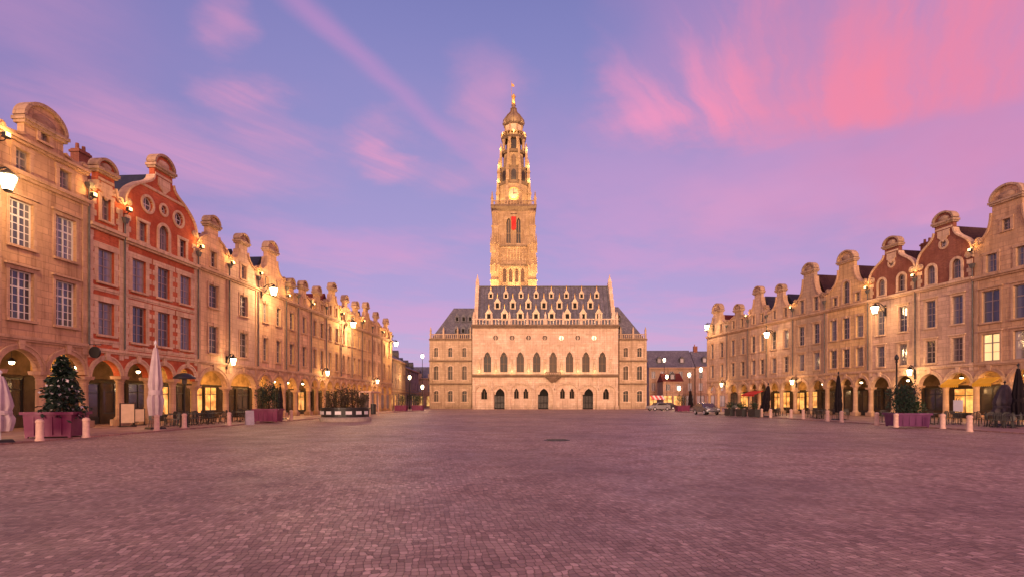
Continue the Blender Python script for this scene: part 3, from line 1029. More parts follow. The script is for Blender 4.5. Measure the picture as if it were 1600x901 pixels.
RIGHT = [
 dict(px=(1105, 1137), floors=F2(), zc=12.0, zsh=13.6, zt=17.0, cw=2.3, bays=2, arches=2, ww=.9, wall='rose_stone', style='concave', roof='clay_tile', attic=A2(1.2), label='stone corner house with red roof at the far end of the right row', lit=.5, first=True),
 dict(px=(1137, 1170), floors=F2(), zc=12.0, zsh=13.5, zt=15.9, cw=1.9, bays=2, arches=2, ww=.9, wall='grey_stone', style='ogee', roof='clay_tile', attic=A2(1.1), label='second house from the far end, right row, red tiled roof', lit=.4),
 dict(px=(1170, 1199), floors=F2(), zc=12.0, zsh=14.2, zt=17.5, cw=1.8, bays=2, arches=2, ww=.9, wall='rose_stone', style='concave', roof='slate', attic=A2(1.0), label='third house from the far end, right row, tall slender crest', lit=.5),
 dict(px=(1199, 1240), floors=F2(), zc=12.0, zsh=13.4, zt=16.8, cw=1.5, bays=2, arches=2, ww=.95, wall='rose_stone', style='concave', roof='slate', attic=A2(1.1), label='fourth house from the far end, right row, small thin crest', lit=.6),
 dict(px=(1240, 1290), floors=F2(), zc=12.0, zsh=13.8, zt=18.2, cw=2.2, bays=2, arches=2, ww=1.0, wall='grey_stone', style='concave', roof='brown_tile', attic=A2(1.2, 12.4, 1.6, .75), label='brownish stone house with tall crest, fifth from far end, right row', lit=.4, hood=True),
 dict(px=(1290, 1358), floors=F2(), zc=12.0, zsh=14.0, zt=18.1, cw=2.5, bays=3, arches=3, ww=.95, wall='gold_stone', style='concave', roof='brown_tile', spread=.9, attic=[(0, 12.4, 14.8, .9, 1), (-1.6, 12.4, 13.3, .6, 0), (1.6, 12.4, 13.3, .6, 0)], label='golden stone house with bulging round crest, next to the brick gables', lit=.25),
 dict(px=(1358, 1432), floors=FR, zc=12.0, zsh=13.9, zt=17.9, cw=1.9, bays=2, arches=2, ww=.95, wall='rose_stone', gable='dull_brick', style='full', roof='brown_tile', attic=A2(1.15, 12.4, 1.6, .75, 1) + [(0, 15.35, 0, .55, 'o')], label='stone house with the smaller dull red brick gable, right row', lit=.3, hood=True, chimney=(3.8, 3, .5)),
 dict(px=(1432, 1522), floors=FR, zc=12.0, zsh=13.9, zt=18.5, cw=2.0, bays=2, arches=2, ww=1.0, wall='rose_stone', gable='dull_brick', style='full', roof='brown_tile', attic=A2(1.2, 12.35, 1.7, .8, 1) + [(0, 15.7, 0, .6, 'o')], label='stone house with the larger dull red brick gable, right row', lit=.6, hood=True),
 dict(px=(1522, 1630), floors=[(4.95, 7.2), (8.15, 10.75)], zc=11.9, zsh=14.8, zt=18.9, cw=2.6, bays=2, arches=2, ww=1.42, wall='cream_stone', style='concave', roof='slate', cols=2, rows=3, attic=A2(1.15, 12.2, 1.5, .85, 0) + [(0, 15.3, 16.2, .6, 0)], label='cream stone house with large dark crest, nearest of the right row', lit=.8, hood=True),
]
SPOTS = []
for i, d in enumerate(LEFT):
    d['group'] = 'gabled houses of the left row'
    y0, y1 = YL(d['px'][0]), YL(d['px'][1])
    a, b = Vector(PL(y0)), Vector(PL(y1))
    d['W'] = (b - a).length
    d['o'] = a
    d['rz'] = RZL
    d['side'] = 'L'
    d['root'] = house((a.x, a.y, 0), RZL, d['W'], d, i == len(LEFT) - 1)
for i, d in enumerate(RIGHT):
    d['group'] = 'gabled houses of the right row'
    y0, y1 = YR(d['px'][0]), YR(d['px'][1])
    a, b = Vector(PR(y0)), Vector(PR(y1))
    d['W'] = (b - a).length
    d['o'] = a
    d['rz'] = RZR
    d['side'] = 'R'
    d['root'] = house((a.x, a.y, 0), RZR, d['W'], d, i == len(RIGHT) - 1)


def on(d, x, y, z):
    c, s = math.cos(d['rz']), math.sin(d['rz'])
    return Vector((d['o'].x + c * x - s * y, d['o'].y + s * x + c * y, z))


ORD = ['first', 'second', 'third', 'fourth', 'fifth', 'sixth', 'seventh', 'eighth', 'ninth', 'tenth', 'eleventh', 'twelfth', 'thirteenth', 'fourteenth', 'fifteenth']
WARM = (1.0, .62, .28)
AMBER = (1.0, .54, .17)
# gutter floodlights between the gables, pendant lamps under the arcades
fl_me = MB().box(-.16, .16, -.12, .12, 0, .05).box(-.14, .14, -.1, .1, .053, .26).mesh('housing', M['iron'])
fl_gl = MB().box(-.12, .12, -.125, -.103, .07, .25).box(-.12, .12, -.08, .08, .263, .28).mesh('lens', M['flood_glow'])
pd_me = MB().tube([(0, 0, .45), (0, 0, 1.1)], .015, 6).lathe([(.05, .45), (.22, .3), (.24, .26)], 10).mesh('lamp_shade', M['iron'])
pd_gl = MB().lathe([(.05, .1), (.12, .16), (.13, .24), (.08, .257)], 10).mesh('bulb', M['lamp_glow'])
for row, name in ((LEFT, 'left'), (RIGHT, 'right')):
    n = len(row)
    for i, d in enumerate(row):
        if d['o'].y > 58 and i % 2: skip = True
        else: skip = False
        k = i if name == 'left' else n - 1 - i          # counted from the viewer
        far = d['o'].y > 55
        e = 1.0 if name == 'left' else .55
        # floodlight on the gutter at the house's first corner
        if not skip:
          r = empty('floodlight', on(d, 0.0 if i else .3, -.38, d['zsh'] - .55), d['rz'], 'small glowing floodlight on the gutter beside the %s house, %s row' % (ORD[k], name), 'floodlight', 'gable floodlights')
          put('housing', fl_me, r)
          put('lens', fl_gl, r)
          MB().tube([(0, 0, .0), (0, .1, -.12), (0, .36, -.14)], .025, 6).build('bracket', M['iron'], r)
          point((0, -.22, .45), 62 * e, AMBER, .12, r)
        # arcade pendant
        r = empty('pendant_lamp', on(d, d['W'] / 2, 1.9, 3.53), d['rz'], 'amber lamp hanging in the arcade of the %s house, %s row' % (ORD[k], name), 'lamp', 'pendant lamps in the arcades')
        put('lamp_shade', pd_me, r)
        put('bulb', pd_gl, r)
        point((0, 0, -.02), (210 if d['lit'] > .4 else 70) * (1 if name == 'left' else .7), AMBER, .15, r)

# big lanterns held out from the fronts, smaller ones at arcade height
def lantern_tree(name, loc, rz, arm, sc, label, group, energy, drop=.0):
    r = empty(name, loc, rz, label, 'lantern', group)
    b = MB().tube([(0, arm, .2), (0, arm * .55, .62), (0, .12, .7), (0, 0, .62)], .04, 8)
    b.tube([(0, arm, -.45), (0, arm * .6, .1), (0, arm * .35, .62)], .028, 6)
    b.box(-.09, .09, arm - .04, arm + .03, -.6, .5)
    b.build('bracket', M['iron'], r)
    l = MB().lathe([(.05 * sc, .62), (.16 * sc, .5), (.38 * sc, .34), (.40 * sc, .3), (.30 * sc, .283)], 8)
    l.lathe([(.12 * sc, -.42 * sc - .0), (.18 * sc, -.34 * sc)], 8)
    for k in range(4):
        q = k * PI / 2 + PI / 8
        l.tube([(.17 * sc * math.cos(q), .17 * sc * math.sin(q), -.36 * sc), (.32 * sc * math.cos(q), .32 * sc * math.sin(q), .29)], .018, 5)
    l.build('lantern_cap', M['iron'], r)
    g = MB().lathe([(.17 * sc, -.335 * sc), (.31 * sc, .28)], 8)
    g.build('lantern_glass', M['lamp_glow'], r)
    p = point((0, -.75, -.1), energy, WARM, .35, r)
    return r


for (px, py, lab, en) in ((14, 285, 'big glowing lantern on the nearest left house, cut by the picture edge', 900), (428, 455, 'big glowing lantern high on the sixth house, left row', 1900), (552, 507, 'big glowing lantern high on the twelfth house, left row', 3000), (619, 537, 'big glowing lantern at the far corner of the left row', 1800)):
    Y = 25.94 / (.0647 - (px - 800) / F)
    p = PL(Y)
    lantern_tree('wall_lantern', (p[0] + 1.25, p[1] - .05, zat(py, Y)), RZL, 1.2, 1.15, lab, 'large wall lanterns', en * .8)
for (px, py, lab, en) in ((1365, 484, 'big glowing lantern on the house with the smaller brick gable', 450), (1197, 523, 'big glowing lantern high on the third house from right row far end', 450), (1104, 511, 'big glowing lantern at the far corner of the right row', 600)):
    Y = 45.75 / ((px - 800) / F + .1706)
    p = PR(Y)
    lantern_tree('wall_lantern', (p[0] - 1.25, p[1] - .2, zat(py, Y)), RZR, 1.2, 1.15, lab, 'large wall lanterns', en)
for (px, py, lab, en) in ((365, 565, 'small bright lantern at arcade height on the fifth house, left row', 260), (512, 583, 'small bright lantern at arcade height on the tenth house, left row', 260), (590, 596, 'small bright lantern at arcade height near the left row far end', 220)):
    Y = 26.54 / (.0647 - (px - 800) / F)
    p = PL(Y)
    lantern_tree('wall_lantern', (p[0] + .65, p[1] - .03, zat(py, Y)), RZL, .6, .75, lab, 'small arcade lanterns', en)
for (px, py, lab, en) in ((1420, 582, 'small bright lantern above the purple planter, right row', 240), (1237, 597, 'small bright lantern at arcade height, fourth house from far right end', 240), (1127, 601, 'small bright lantern at arcade height on the far right corner house', 200)):
    Y = 46.35 / ((px - 800) / F + .1706)
    p = PR(Y)
    lantern_tree('wall_lantern', (p[0] - .65, p[1] - .1, zat(py, Y)), RZR, .6, .75, lab, 'small arcade lanterns', en)

# ------------------------------------------------------------------ town hall
HX, HYY = at(738, 113), 113.0
HW = at(966, 113) - HX
hall = empty('town_hall', (HX, HYY, 0), 0, 'pinkish stone gothic town hall with steep slate roof full of dormers', 'town hall')
S = M['hall_stone']
hx = lambda px: (px - 738) / 7.522
hz = lambda py: zat(py, 113)
# ground-floor arcade front: three doors, two double windows, two single lancets
holes, wn, drs = [], [], []
for px in (781.5, 849.8, 919.6):
    c = hx(px)
    holes.append(arch_loop(c, 1.22, .012, 3.1, True, 6, 1.55))
    drs.append(c)
for px in (805.8, 813.9 + .0):
    pass
for px in (814.3, 886.3):
    for dx in (-.98, .98):
        holes.append(arch_loop(hx(px) + dx, .5, 2.25, 3.75, True, 5, .85))
        wn.append((hx(px) + dx, .5, 2.25, 3.75, .85))
for px in (756.6, 947):
    holes.append(arch_loop(hx(px), .62, 2.1, 3.6, True, 5, 1.0))
    wn.append((hx(px), .62, 2.1, 3.6, 1.0))
for k in range(8):
    c = 3.14 + 3.41 * k
    holes.append(arch_loop(c, .78, 7.75, 10.9, True, 6, 1.25))
    wn.append((c, .78, 7.75, 10.9, 1.25))
ocs = [4.85 + 3.41 * k for k in range(7)]
for c in ocs:
    holes.append([(c + .5 * math.cos(2 * PI * i / 16), 14.85 + .5 * math.sin(2 * PI * i / 16)) for i in range(16)])
MB().plate([(0, 0), (HW, 0), (HW, 17.2), (0, 17.2)], holes, 0, .8).build('facade', S, hall)
for c in drs:
    f = MB().plate(arch_loop(c, 1.215, .02, 3.1, True, 6, 1.545), [], .5, .6)
    for e in (-.61, 0, .61): f.box(c + e - .02, c + e + .02, .46, .497, .1, 3.6)
    f.box(c - 1.1, c + 1.1, .455, .495, 2.9, 3.02)
    f = f.build('door', M['dark_opening'], hall)
    lv = MB()
    for e in (-.92, -.31, .31, .92): lv.box(c + e - .26, c + e + .26, .44, .454, .3, 1.3).box(c + e - .26, c + e + .26, .44, .454, 1.45, 2.8)
    lv.build('door_panel', M['door_wood'], f)
    MB().strip(arch_loop(c, 1.25, .02, 3.1, True, 6, 1.6)[1:], .32, -.3, .1).build('hood_mould', S, hall)
for (c, w_, z0, zs, r) in wn:
    tall = zs - z0 > 2
    f = MB().strip(arch_loop(c, w_ - .005, z0 + .005, zs, True, 6, r), .09, .3, .42, True)
    f.box(c - .05, c + .05, .31, .41, z0 + .05, zs + r * .3)
    if tall:
        f.box(c - w_ + .05, c + w_ - .05, .315, .405, z0 + 1.7, z0 + 1.8)
        for e in (-.38, .38):
            f.strip([(c + e + .34 * math.cos(PI - PI * i / 8), zs - .1 + .5 * math.sin(PI * i / 8)) for i in range(9)], -.07, .318, .4)
        f.strip([(c + .28 * math.cos(2 * PI * i / 12), zs + .58 + .28 * math.sin(2 * PI * i / 12)) for i in range(12)], -.07, .32, .4, True)
    f = f.build('window', M['dark_stone'], hall)
    MB().plate(arch_loop(c, w_ - .02, z0 + .02, zs, True, 6, r - .02), [], .345, .365).build('pane', M['leaded_glass'] if tall else M['dark_opening'], f)
    hd = arch_loop(c, w_ + .02, zs, zs, True, 6, r)[1:]
    MB().strip(hd[::1], .2, -.14, .1, inner=.0).build('hood_mould', S, hall)
    if tall:
        k = MB().frustum(c, -.06, zs + r + .1, zs + r + 1.5, .16, .16, .03, .03)
        k.frustum(c, -.06, zs + r + 1.503, zs + r + 1.9, .12, .12, .02, .02)
        k.build('finial', S, hall)
for i, c in enumerate(ocs):
    ring = [(c + .51 * math.cos(2 * PI * j / 16), 14.85 + .51 * math.sin(2 * PI * j / 16)) for j in range(16)]
    f = MB().strip(ring, -.16, -.08, .3, True)
    f.strip([(c + .24 * math.cos(2 * PI * j / 12), 14.85 + .24 * math.sin(2 * PI * j / 12)) for j in range(12)], -.06, .2, .3, True)
    f = f.build('oculus', S, hall)
    pn = MB().lathe([(.49, -.01), (.49, .01)], 16).build('pane', M['round_glow'] if i in (4, 6) else M['leaded_glass'], f, (c, .32, 14.85))
    pn.rotation_euler = (R(90), 0, 0)
# statue niches between the windows
for k in range(9):
    c = 1.45 + 3.41 * k
    n = MB().box(c - .34, c + .34, -.28, .05, 8.0, 8.25).frustum(c, -.12, 7.6, 7.997, .1, .1, .3, .16)
    n.box(c - .38, c + .38, -.32, .05, 10.35, 10.5).frustum(c, -.14, 10.503, 11.5, .34, .17, .03, .03)
    n = n.build('niche', S, hall)
    st = MB().lathe([(.2, 8.253), (.24, 8.6), (.2, 9.2), (.25, 9.5), (.12, 9.68), (.13, 9.8), (.14, 9.92), (.05, 10.05)], 10, c, -.1)
    st.build('statue', M['gilt'], n, smooth=True)
# wide segmental arches of the arcade with piers
xsb = [hx(p) for p in (741, 769, 795.5, 833, 866, 905, 934.5, 963)]
for a, b in zip(xsb[:-1], xsb[1:]):
    c, r = (a + b) / 2, (b - a) / 2 - .28
    pts = [(c + r * math.cos(PI - PI * i / 14), 3.6 + min(1.75, r * .85) * math.sin(PI * i / 14)) for i in range(15)]
    MB().strip(pts, .3, -.42, .1).strip(pts, .48, -.55, .05, inner=.303).build('arch_moulding', S, hall)
for x in xsb:
    p = MB().frustum(x, -.25, .0, .8, .42, .4, .36, .36).box(x - .28, x + .28, -.52, .05, .803, 3.4).frustum(x, -.25, 3.403, 3.75, .3, .3, .42, .38)
    p.build('pier', S, hall)
    k = MB().frustum(x, -.3, 3.753, 5.6, .24, .24, .18, .18).frustum(x, -.3, 5.603, 6.68, .22, .22, .03, .03)
    k.build('pinnacle', S, hall)
# balcony course, balcony, cornice, pierced parapet
c = MB().box(-.12, HW + .12, -.5, .0, 6.95, 7.3).box(-.08, HW + .08, -.32, -.0, 6.7, 6.947)
c.build('cornice', M['dark_stone'], hall)
bc = MB().box(hx(852), hx(876), -1.1, -.51, 6.55, 6.75)
for i in range(9):
    x = hx(852.6) + i * (hx(875.4) - hx(852.6)) / 8
    bc.box(x - .06, x + .06, -1.08, -1.0, 6.753, 7.55)
bc.box(hx(852), hx(876), -1.12, -.97, 7.553, 7.68)
bc.frustum((hx(852) + hx(876)) / 2, -.5, 5.6, 6.547, .5, .1, 1.4, .5)
bc.build('balcony', M['dark_stone'], hall)
cr = MB().box(-.2, HW + .2, -.45, .8, 17.2, 17.6).box(-.1, HW + .1, -.25, .8, 16.85, 17.197)
cr.build('cornice', M['dark_stone'], hall)
pr = MB()
n = 46
for i in range(n):
    x = .2 + (HW - .4) * i / (n - 1)
    pr.box(x - .09, x + .09, -.3, -.12, 17.603, 18.6)
pr.box(.0, HW, -.34, -.08, 18.603, 18.8)
pr.build('balustrade', S, hall)
for k in range(9):
    x = .3 + (HW - .6) * k / 8
    MB().frustum(x, -.2, 17.61, 19.3, .24, .24, .2, .2).frustum(x, -.2, 19.303, 20.3, .24, .24, .02, .02).build('pinnacle', S, hall)
bd = MB()
for i in range(60):
    x = .35 + (HW - .7) * i / 59
    bd.strip([(x + .2 * math.cos(PI - PI * j / 6), 16.25 + .26 * math.sin(PI * j / 6)) for j in range(7)], .05, -.1, .05)
    bd.box(x - .235 , x - .205, -.09, .05, 15.75, 16.245)
bd.box(.0, HW, -.12, .05, 15.6, 15.74).box(0, HW, -.1, .05, 13.35, 13.5)
bd.build('tracery_band', S, hall)
for k in range(9):
    x = 1.45 + 3.41 * k
    MB().frustum(x, -.06, 11.55, 14.6, .1, .1, .07, .07).frustum(x, -.06, 14.603, 15.5, .12, .1, .02, .02).build('colonnette', S, hall)
# body and roof
MB().box(0.004, .6, .803, 12, 0, 17.19).box(HW - .6, HW - .004, .803, 12, 0, 17.19).box(.603, HW - .603, 11.4, 12, 0, 17.19).build('side_wall', M['wing_stone'], hall)
RX0, RX1, RY0, RY1, RZ0, RZ1 = 1.06, HW - 1.06, .9, 6.3, 17.25, 26.7
rf = MB().add([(RX0, RY0, RZ0), (RX1, RY0, RZ0), (RX1, RY1, RZ1), (RX0, RY1, RZ1), (RX0, 11.7, RZ0), (RX1, 11.7, RZ0)], [(0, 1, 2, 3), (3, 2, 5, 4), (0, 3, 4), (1, 5, 2), (0, 4, 5, 1)])
hroof = rf.build('roof', M['hall_slate'], hall)
MB().box(RX0, RX1, RY1 - .14, RY1 + .14, RZ1 - .05, RZ1 + .22).build('ridge', M['lead'], hroof)
sl = (RY1 - RY0) / (RZ1 - RZ0)
lr = MB()
for k in range(33):
    x = RX0 + .35 + (RX1 - RX0 - .7) * k / 32
    lr.add([(x - .05, RY0 - .03, RZ0 + .1), (x + .05, RY0 - .03, RZ0 + .1), (x + .05, RY1 - .08, RZ1 - .1), (x - .05, RY1 - .08, RZ1 - .1), (x - .05, RY0 + .1, RZ0 + .1), (x + .05, RY0 + .1, RZ0 + .1), (x + .05, RY1 + .02, RZ1 - .1), (x - .05, RY1 + .02, RZ1 - .1)],
           [(0, 1, 2, 3), (7, 6, 5, 4), (0, 4, 5, 1), (1, 5, 6, 2), (2, 6, 7, 3), (3, 7, 4, 0)])
lr.build('lead_rib', M['lead'], hroof)
def dormer(cx, z, w_, h_, glow):
    y = RY0 + (z - RZ0) * sl - .12
    yb = RY0 + (z + h_ - RZ0) * sl + .4
    d = MB().plate([(cx - w_, z), (cx + w_, z), (cx + w_, z + h_), (cx, z + h_ * 1.75), (cx - w_, z + h_)], [[(cx - w_ * .55, z + .18), (cx + w_ * .55, z + .18), (cx + w_ * .55, z + h_ * .9), (cx - w_ * .55, z + h_ * .9)]], y, y + .12)
    d.box(cx - w_ - .09, cx + w_ + .09, y - .07, y - .002, z + h_ * .96, z + h_ * 1.04)
    d = d.build('dormer', M['gilt'], hall)
    c_ = MB().add([(cx - w_, y + .121, z), (cx + w_, y + .121, z), (cx + w_, y + .121, z + h_), (cx, y + .121, z + h_ * 1.72), (cx - w_, y + .121, z + h_), (cx - w_, yb, z + h_), (cx, yb + h_ * .75 * sl, z + h_ * 1.72), (cx + w_, yb, z + h_), (cx - w_, y + .1215, z), (cx + w_, y + .1215, z)],
                  [(0, 1, 2, 3, 4), (4, 3, 6, 5), (3, 2, 7, 6), (0, 4, 5), (1, 7, 2), (0, 5, 6, 7, 1)])
    c_.build('roof', M['hall_slate'], d)
    MB().box(cx - w_ * .5, cx + w_ * .5, y + .05, y + .07, z + .2, z + h_ * .88).build('pane', M['dark_opening'], d)
    MB().frustum(cx, y + .05, z + h_ * 1.7, z + h_ * 1.7 + .75, .07, .05, .02, .02).lathe([(.04, z + h_ * 1.7 + .76), (.11, z + h_ * 1.7 + .86), (.02, z + h_ * 1.7 + 1.0)], 6, cx, y + .05).build('finial', M['gold'], d)
for k in range(8): dormer(hx(763.3 + 24.9 * k), 18.75, .72, 1.5, k in (2, 5))
for k in range(7): dormer(hx(776.5 + 24.9 * k), 21.35, .64, 1.45, False)
for k in range(8): dormer(hx(765.5 + 24.6 * k), 23.85, .52, 1.1, False)
for x0, s_ in ((.05, 1), (HW - .05, -1)):               # end gables with chimney stacks
    m = MB()
    xa, xb = (x0 + .25, x0 + 1.0) if s_ > 0 else (x0 - 1.0, x0 - .25)
    prof = [(.81, 17.62), (.81, 19.0)]
    for i in range(6):
        z = 19.0 + i * 1.45
        y = RY0 + (z - 17.6) * sl - .25
        prof += [(y, z), (y, z + 1.45)]
    prof += [(RY1 - .6, 27.6), (RY1 + .6, 27.6), (11.8, 18.2), (11.8, 17.62)]
    n_ = len(prof)
    m.add([(xa, y, z) for y, z in prof] + [(xb, y, z) for y, z in prof], [tuple(range(n_)), tuple(range(2 * n_ - 1, n_ - 1, -1))] + [(i, (i + 1) % n_, (i + 1) % n_ + n_, i + n_) for i in range(n_)])
    m.build('end_gable', S, hall)
    xm = (xa + xb) / 2
    MB().box(xm - .3, xm + .3, RY1 - .3, RY1 + .3, 27.603, 28.3).frustum(xm, RY1, 28.303, 29.4, .2, .2, .03, .03).build('pinnacle', S, hall)

# wings
def wing(label, px0, px1, Y, eave, top, slope_px, cols, depth, side):
    x0, x1 = at(px0, Y), at(px1, Y)
    W = x1 - x0
    r = empty('town_hall_wing', (x0, Y, 0), 0, label, 'wing', 'side wings of the town hall')
    ze, zt = zat(eave, Y), zat(top, Y)
    ws = M['wing_stone']
    levels = [(1.6, 4.2), (6.4, 9.6), (11.4, 13.6)]
    holes, ww = [], []
    for (a, b) in levels:
        for k in range(cols):
            c = W * (k + .5) / cols
            w_ = .62 if b - a > 2.5 else .55
            holes.append(arch_loop(c, w_, a, b - w_ * .6, False, 4, w_ * .6))
            ww.append((c, w_, a, b))
    MB().plate([(0, 0), (W, 0), (W, ze), (0, ze)], holes, 0, .6).build('facade', ws, r)
    for c, w_, a, b in ww:
        f = MB().strip(arch_loop(c, w_ - .005, a + .005, b - w_ * .6, False, 4, w_ * .6), .08, .25, .36, True).box(c - .04, c + .04, .26, .35, a + .05, b - .1).box(c - w_ + .05, c + w_ - .05, .265, .345, a + (b - a) * .6, a + (b - a) * .6 + .08).build('window', ws, r)
        MB().plate(arch_loop(c, w_ - .02, a + .02, b - w_ * .6, False, 4, w_ * .6 - .02), [], .29, .31).build('pane', M['leaded_glass'], f)
        s = MB().strip(arch_loop(c, w_ + .03, a, b - w_ * .6, False, 4, w_ * .6)[1:], .22, -.1, .1)
        s.box(c - w_ - .3, c + w_ + .3, -.18, .1, a - .25, a - .03)
        s.build('surround', M['hall_stone'], r)
    for z in (5.3, 10.3, ze - .45):
        MB().box(-.1, W + .1, -.28, .0, z, z + .35).build('cornice', M['dark_stone'], r)
    for k in range(cols + 1):
        x = min(max(W * k / cols, .3), W - .3)
        MB().box(x - .24, x + .24, -.16, -.003, .0, ze - .46).frustum(x, -.1, ze - .09, ze + 1.6, .22, .22, .16, .16).frustum(x, -.1, ze + 1.603, ze + 2.5, .22, .22, .02, .02).build('pilaster', ws, r)
    bl = MB()
    for i in range(int(W / .45)):
        bl.box(.2 + i * .45, .38 + i * .45, -.1, .06, ze, ze + .8)
    bl.box(0, W, -.14, .1, ze + .803, ze + .95)
    bl.build('balustrade', ws, r)
    MB().box(.004, .5, .603, depth, 0, ze - .01).box(W - .5, W - .004, .603, depth, 0, ze - .01).box(.503, W - .503, depth - .5, depth, 0, ze - .01).build('side_wall', ws, r)
    dx = at(slope_px, Y) - x0
    if side < 0:
        vs = [(.3, .7, ze), (W + .6, .7, ze), (W + .6, 4.2, zt), (dx, 4.2, zt), (.3, depth - .3, ze), (W + .6, depth - .3, ze), (W + .6, depth - 4, zt), (dx, depth - 4, zt)]
    else:
        vs = [(-.6, .7, ze), (W - .3, .7, ze), (dx, 4.2, zt), (-.6, 4.2, zt), (-.6, depth - .3, ze), (W - .3, depth - .3, ze), (dx, depth - 4, zt), (-.6, depth - 4, zt)]
    rf = MB().add(vs, [(0, 1, 2, 3), (4, 7, 6, 5), (0, 3, 7, 4), (1, 5, 6, 2), (3, 2, 6, 7), (0, 4, 5, 1)]).build('roof', M['hall_slate'], r)
    for j, z in enumerate((ze + 1.2, ze + 4.0)):
        for k in range(3 if side < 0 else 2):
            t_ = (z - ze) / (zt - ze)
            c = (dx + (W - dx) * (k + .5) / 3 + .2) if side < 0 else dx * (k + .5) / 2
            y = .7 + 3.5 * t_ - .3
            q = MB().plate([(c - .5, z), (c + .5, z), (c + .5, z + 1.1), (c, z + 1.9), (c - .5, z + 1.1)], [[(c - .28, z + .15), (c + .28, z + .15), (c + .28, z + 1.0), (c - .28, z + 1.0)]], y, y + 1.3).build('dormer', M['hall_slate'], rf)
            MB().box(c - .27, c + .27, y + .1, y + .12, z + .17, z + .98).build('pane', M['dark_opening'], q)
    return r
wing('brown stone wing with slate hip roof on the left of the town hall', 671, 737.2, 119, 528, 476, 706, 3, 16, -1)
wing('brown stone wing with slate hip roof on the right of the town hall', 967.5, 1010.5, 119, 528, 474, 972, 2, 16, 1)

# ------------------------------------------------------------------ belfry
TX, TY = at(802.5, 130.5), 130.5
bel = empty('belfry_tower', (TX, TY, 0), 0, 'tall golden floodlit gothic belfry tower rising behind the town hall', 'tower')
T, TD = M['tower_stone'], M['dark_stone']
def sq(mb, h, z0, z1, h2=None):
    return mb.frustum(0, 0, z0, z1, h, h, h2 or h, h2 or h)
def pinnacle(x, y, z, s, h, mat=None, parent=None):
    m = MB().frustum(x, y, z, z + h * .42, s, s, s * .85, s * .85).frustum(x, y, z + h * .42 + .003, z + h * .47, s * 1.15, s * 1.15, s * 1.15, s * 1.15)
    m.frustum(x, y, z + h * .47 + .003, z + h, s * .9, s * .9, .03, .03)
    for e in (.6, .72, .84):
        m.frustum(x, y, z + h * e, z + h * e + .12 * s * 3, s * (1.25 - e) + .05, s * (1.25 - e) + .05, .05, .05)
    return m.build('pinnacle', mat or T, parent or bel)
H0 = 4.55
# shaft: four walls with blind tracery and lancets (front, back and both sides alike)
def shaft(z0, z1, h, holes_fn, name):
    o = None
    mb = MB()
    for k in range(4):
        p = MB().plate([(-h, z0), (h, z0), (h, z1), (-h, z1)], holes_fn(), -h, -h + .6)
        c, s = round(math.cos(k * PI / 2)), round(math.sin(k * PI / 2))
        lim = h if k % 2 == 0 else h - .603
        vs = []
        for x, y, z in p.v:
            x = max(-lim, min(lim, x))
            vs.append((c * x - s * y, s * x + c * y, z))
        mb.add(vs, p.f)
    return mb.build(name, T, bel)
lan = lambda: [arch_loop(e, .62, 38.2, 43.0, True, 5, 1.3) for e in (-1.15, 1.15)]
pan = lambda: [arch_loop(e, .42, 29.2, 31.6, True, 5, .8) for e in (-2.1, -.7, .7, 2.1)]
shaft(0, 32.9, H0, pan, 'lower_shaft')
shaft(33.003, 37.5, H0 - .1, lambda: [], 'middle_shaft')
shaft(37.503, 46.3, H0 - .05, lan, 'upper_shaft')
for k in range(4):
    a = k * PI / 2
    def rt(o): o.rotation_euler = (0, 0, a); return o
    for e in (-1.15, 1.15):
        f = rt(MB().strip(arch_loop(e, .615, 38.21, 43.0, True, 5, 1.295), .12, -H0 + .3, -H0 + .45, True).box(e - .05, e + .05, -H0 + .31, -H0 + .44, 38.3, 43.6).box(e - .5, e + .5, -H0 + .315, -H0 + .435, 40.5, 40.62).build('window', T, bel))
        MB().plate(arch_loop(e, .6, 38.22, 43.0, True, 5, 1.28), [], -H0 + .36, -H0 + .38).build('pane', M['leaded_glass'], f)
        rt(MB().strip(arch_loop(e, .64, 38.2, 43.0, True, 5, 1.3)[1:], .18, -H0 - .12, -H0 + .1).build('hood_mould', T, bel))
    m = MB().box(-2.9, 2.9, -H0 - .1, -H0 + .095, 33.3, 33.7).box(-2.9, 2.9, -H0 - .1, -H0 + .095, 36.9, 37.3)
    for i in range(9):
        x = -2.7 + i * .675
        m.box(x - .08, x + .08, -H0 - .06, -H0 + .097, 33.703, 36.897)
    rt(m.build('tracery_panel', T, bel))
    m = MB()
    for e in (-2.1, -.7, .7, 2.1):
        m.plate(arch_loop(e, .41, 29.21, 31.6, True, 5, .79), [], -H0 + .25, -H0 + .3)
    rt(m.build('blind_lancet', TD, bel))
    rt(MB().box(-3.05, 3.05, -H0 - .3, -H0 + .001, 32.75, 33.1).build('cornice', TD, bel))
    rt(MB().box(-3.05, 3.05, -H0 - .34, -H0 + .055, 37.35, 37.75).build('cornice', TD, bel))
# corner buttresses, stepping back as they rise
for sx in (-1, 1):
    for sy in (-1, 1):
        m = MB()
        for (z0, z1, s) in ((0, 30, 1.0), (30.003, 33.4, .92), (33.403, 38.2, .82), (38.203, 42.5, .74), (42.503, 45.6, .66)):
            m.frustum(sx * (H0 - .25), sy * (H0 - .25), z0, z1 - .5, s, s, s, s)
            m.frustum(sx * (H0 - .25), sy * (H0 - .25), z1 - .497, z1, s + .12, s + .12, s - .12, s - .12)
        m.build('buttress', T, bel)
        for z, q in ((33.5, .2), (38.3, .2)):
            for (ex, ey) in ((1, 0), (0, 1)):
                pinnacle(sx * (H0 - .25 + ex * .95), sy * (H0 - .25 + ey * .95), z - 2.2, .22, 4.4, T)
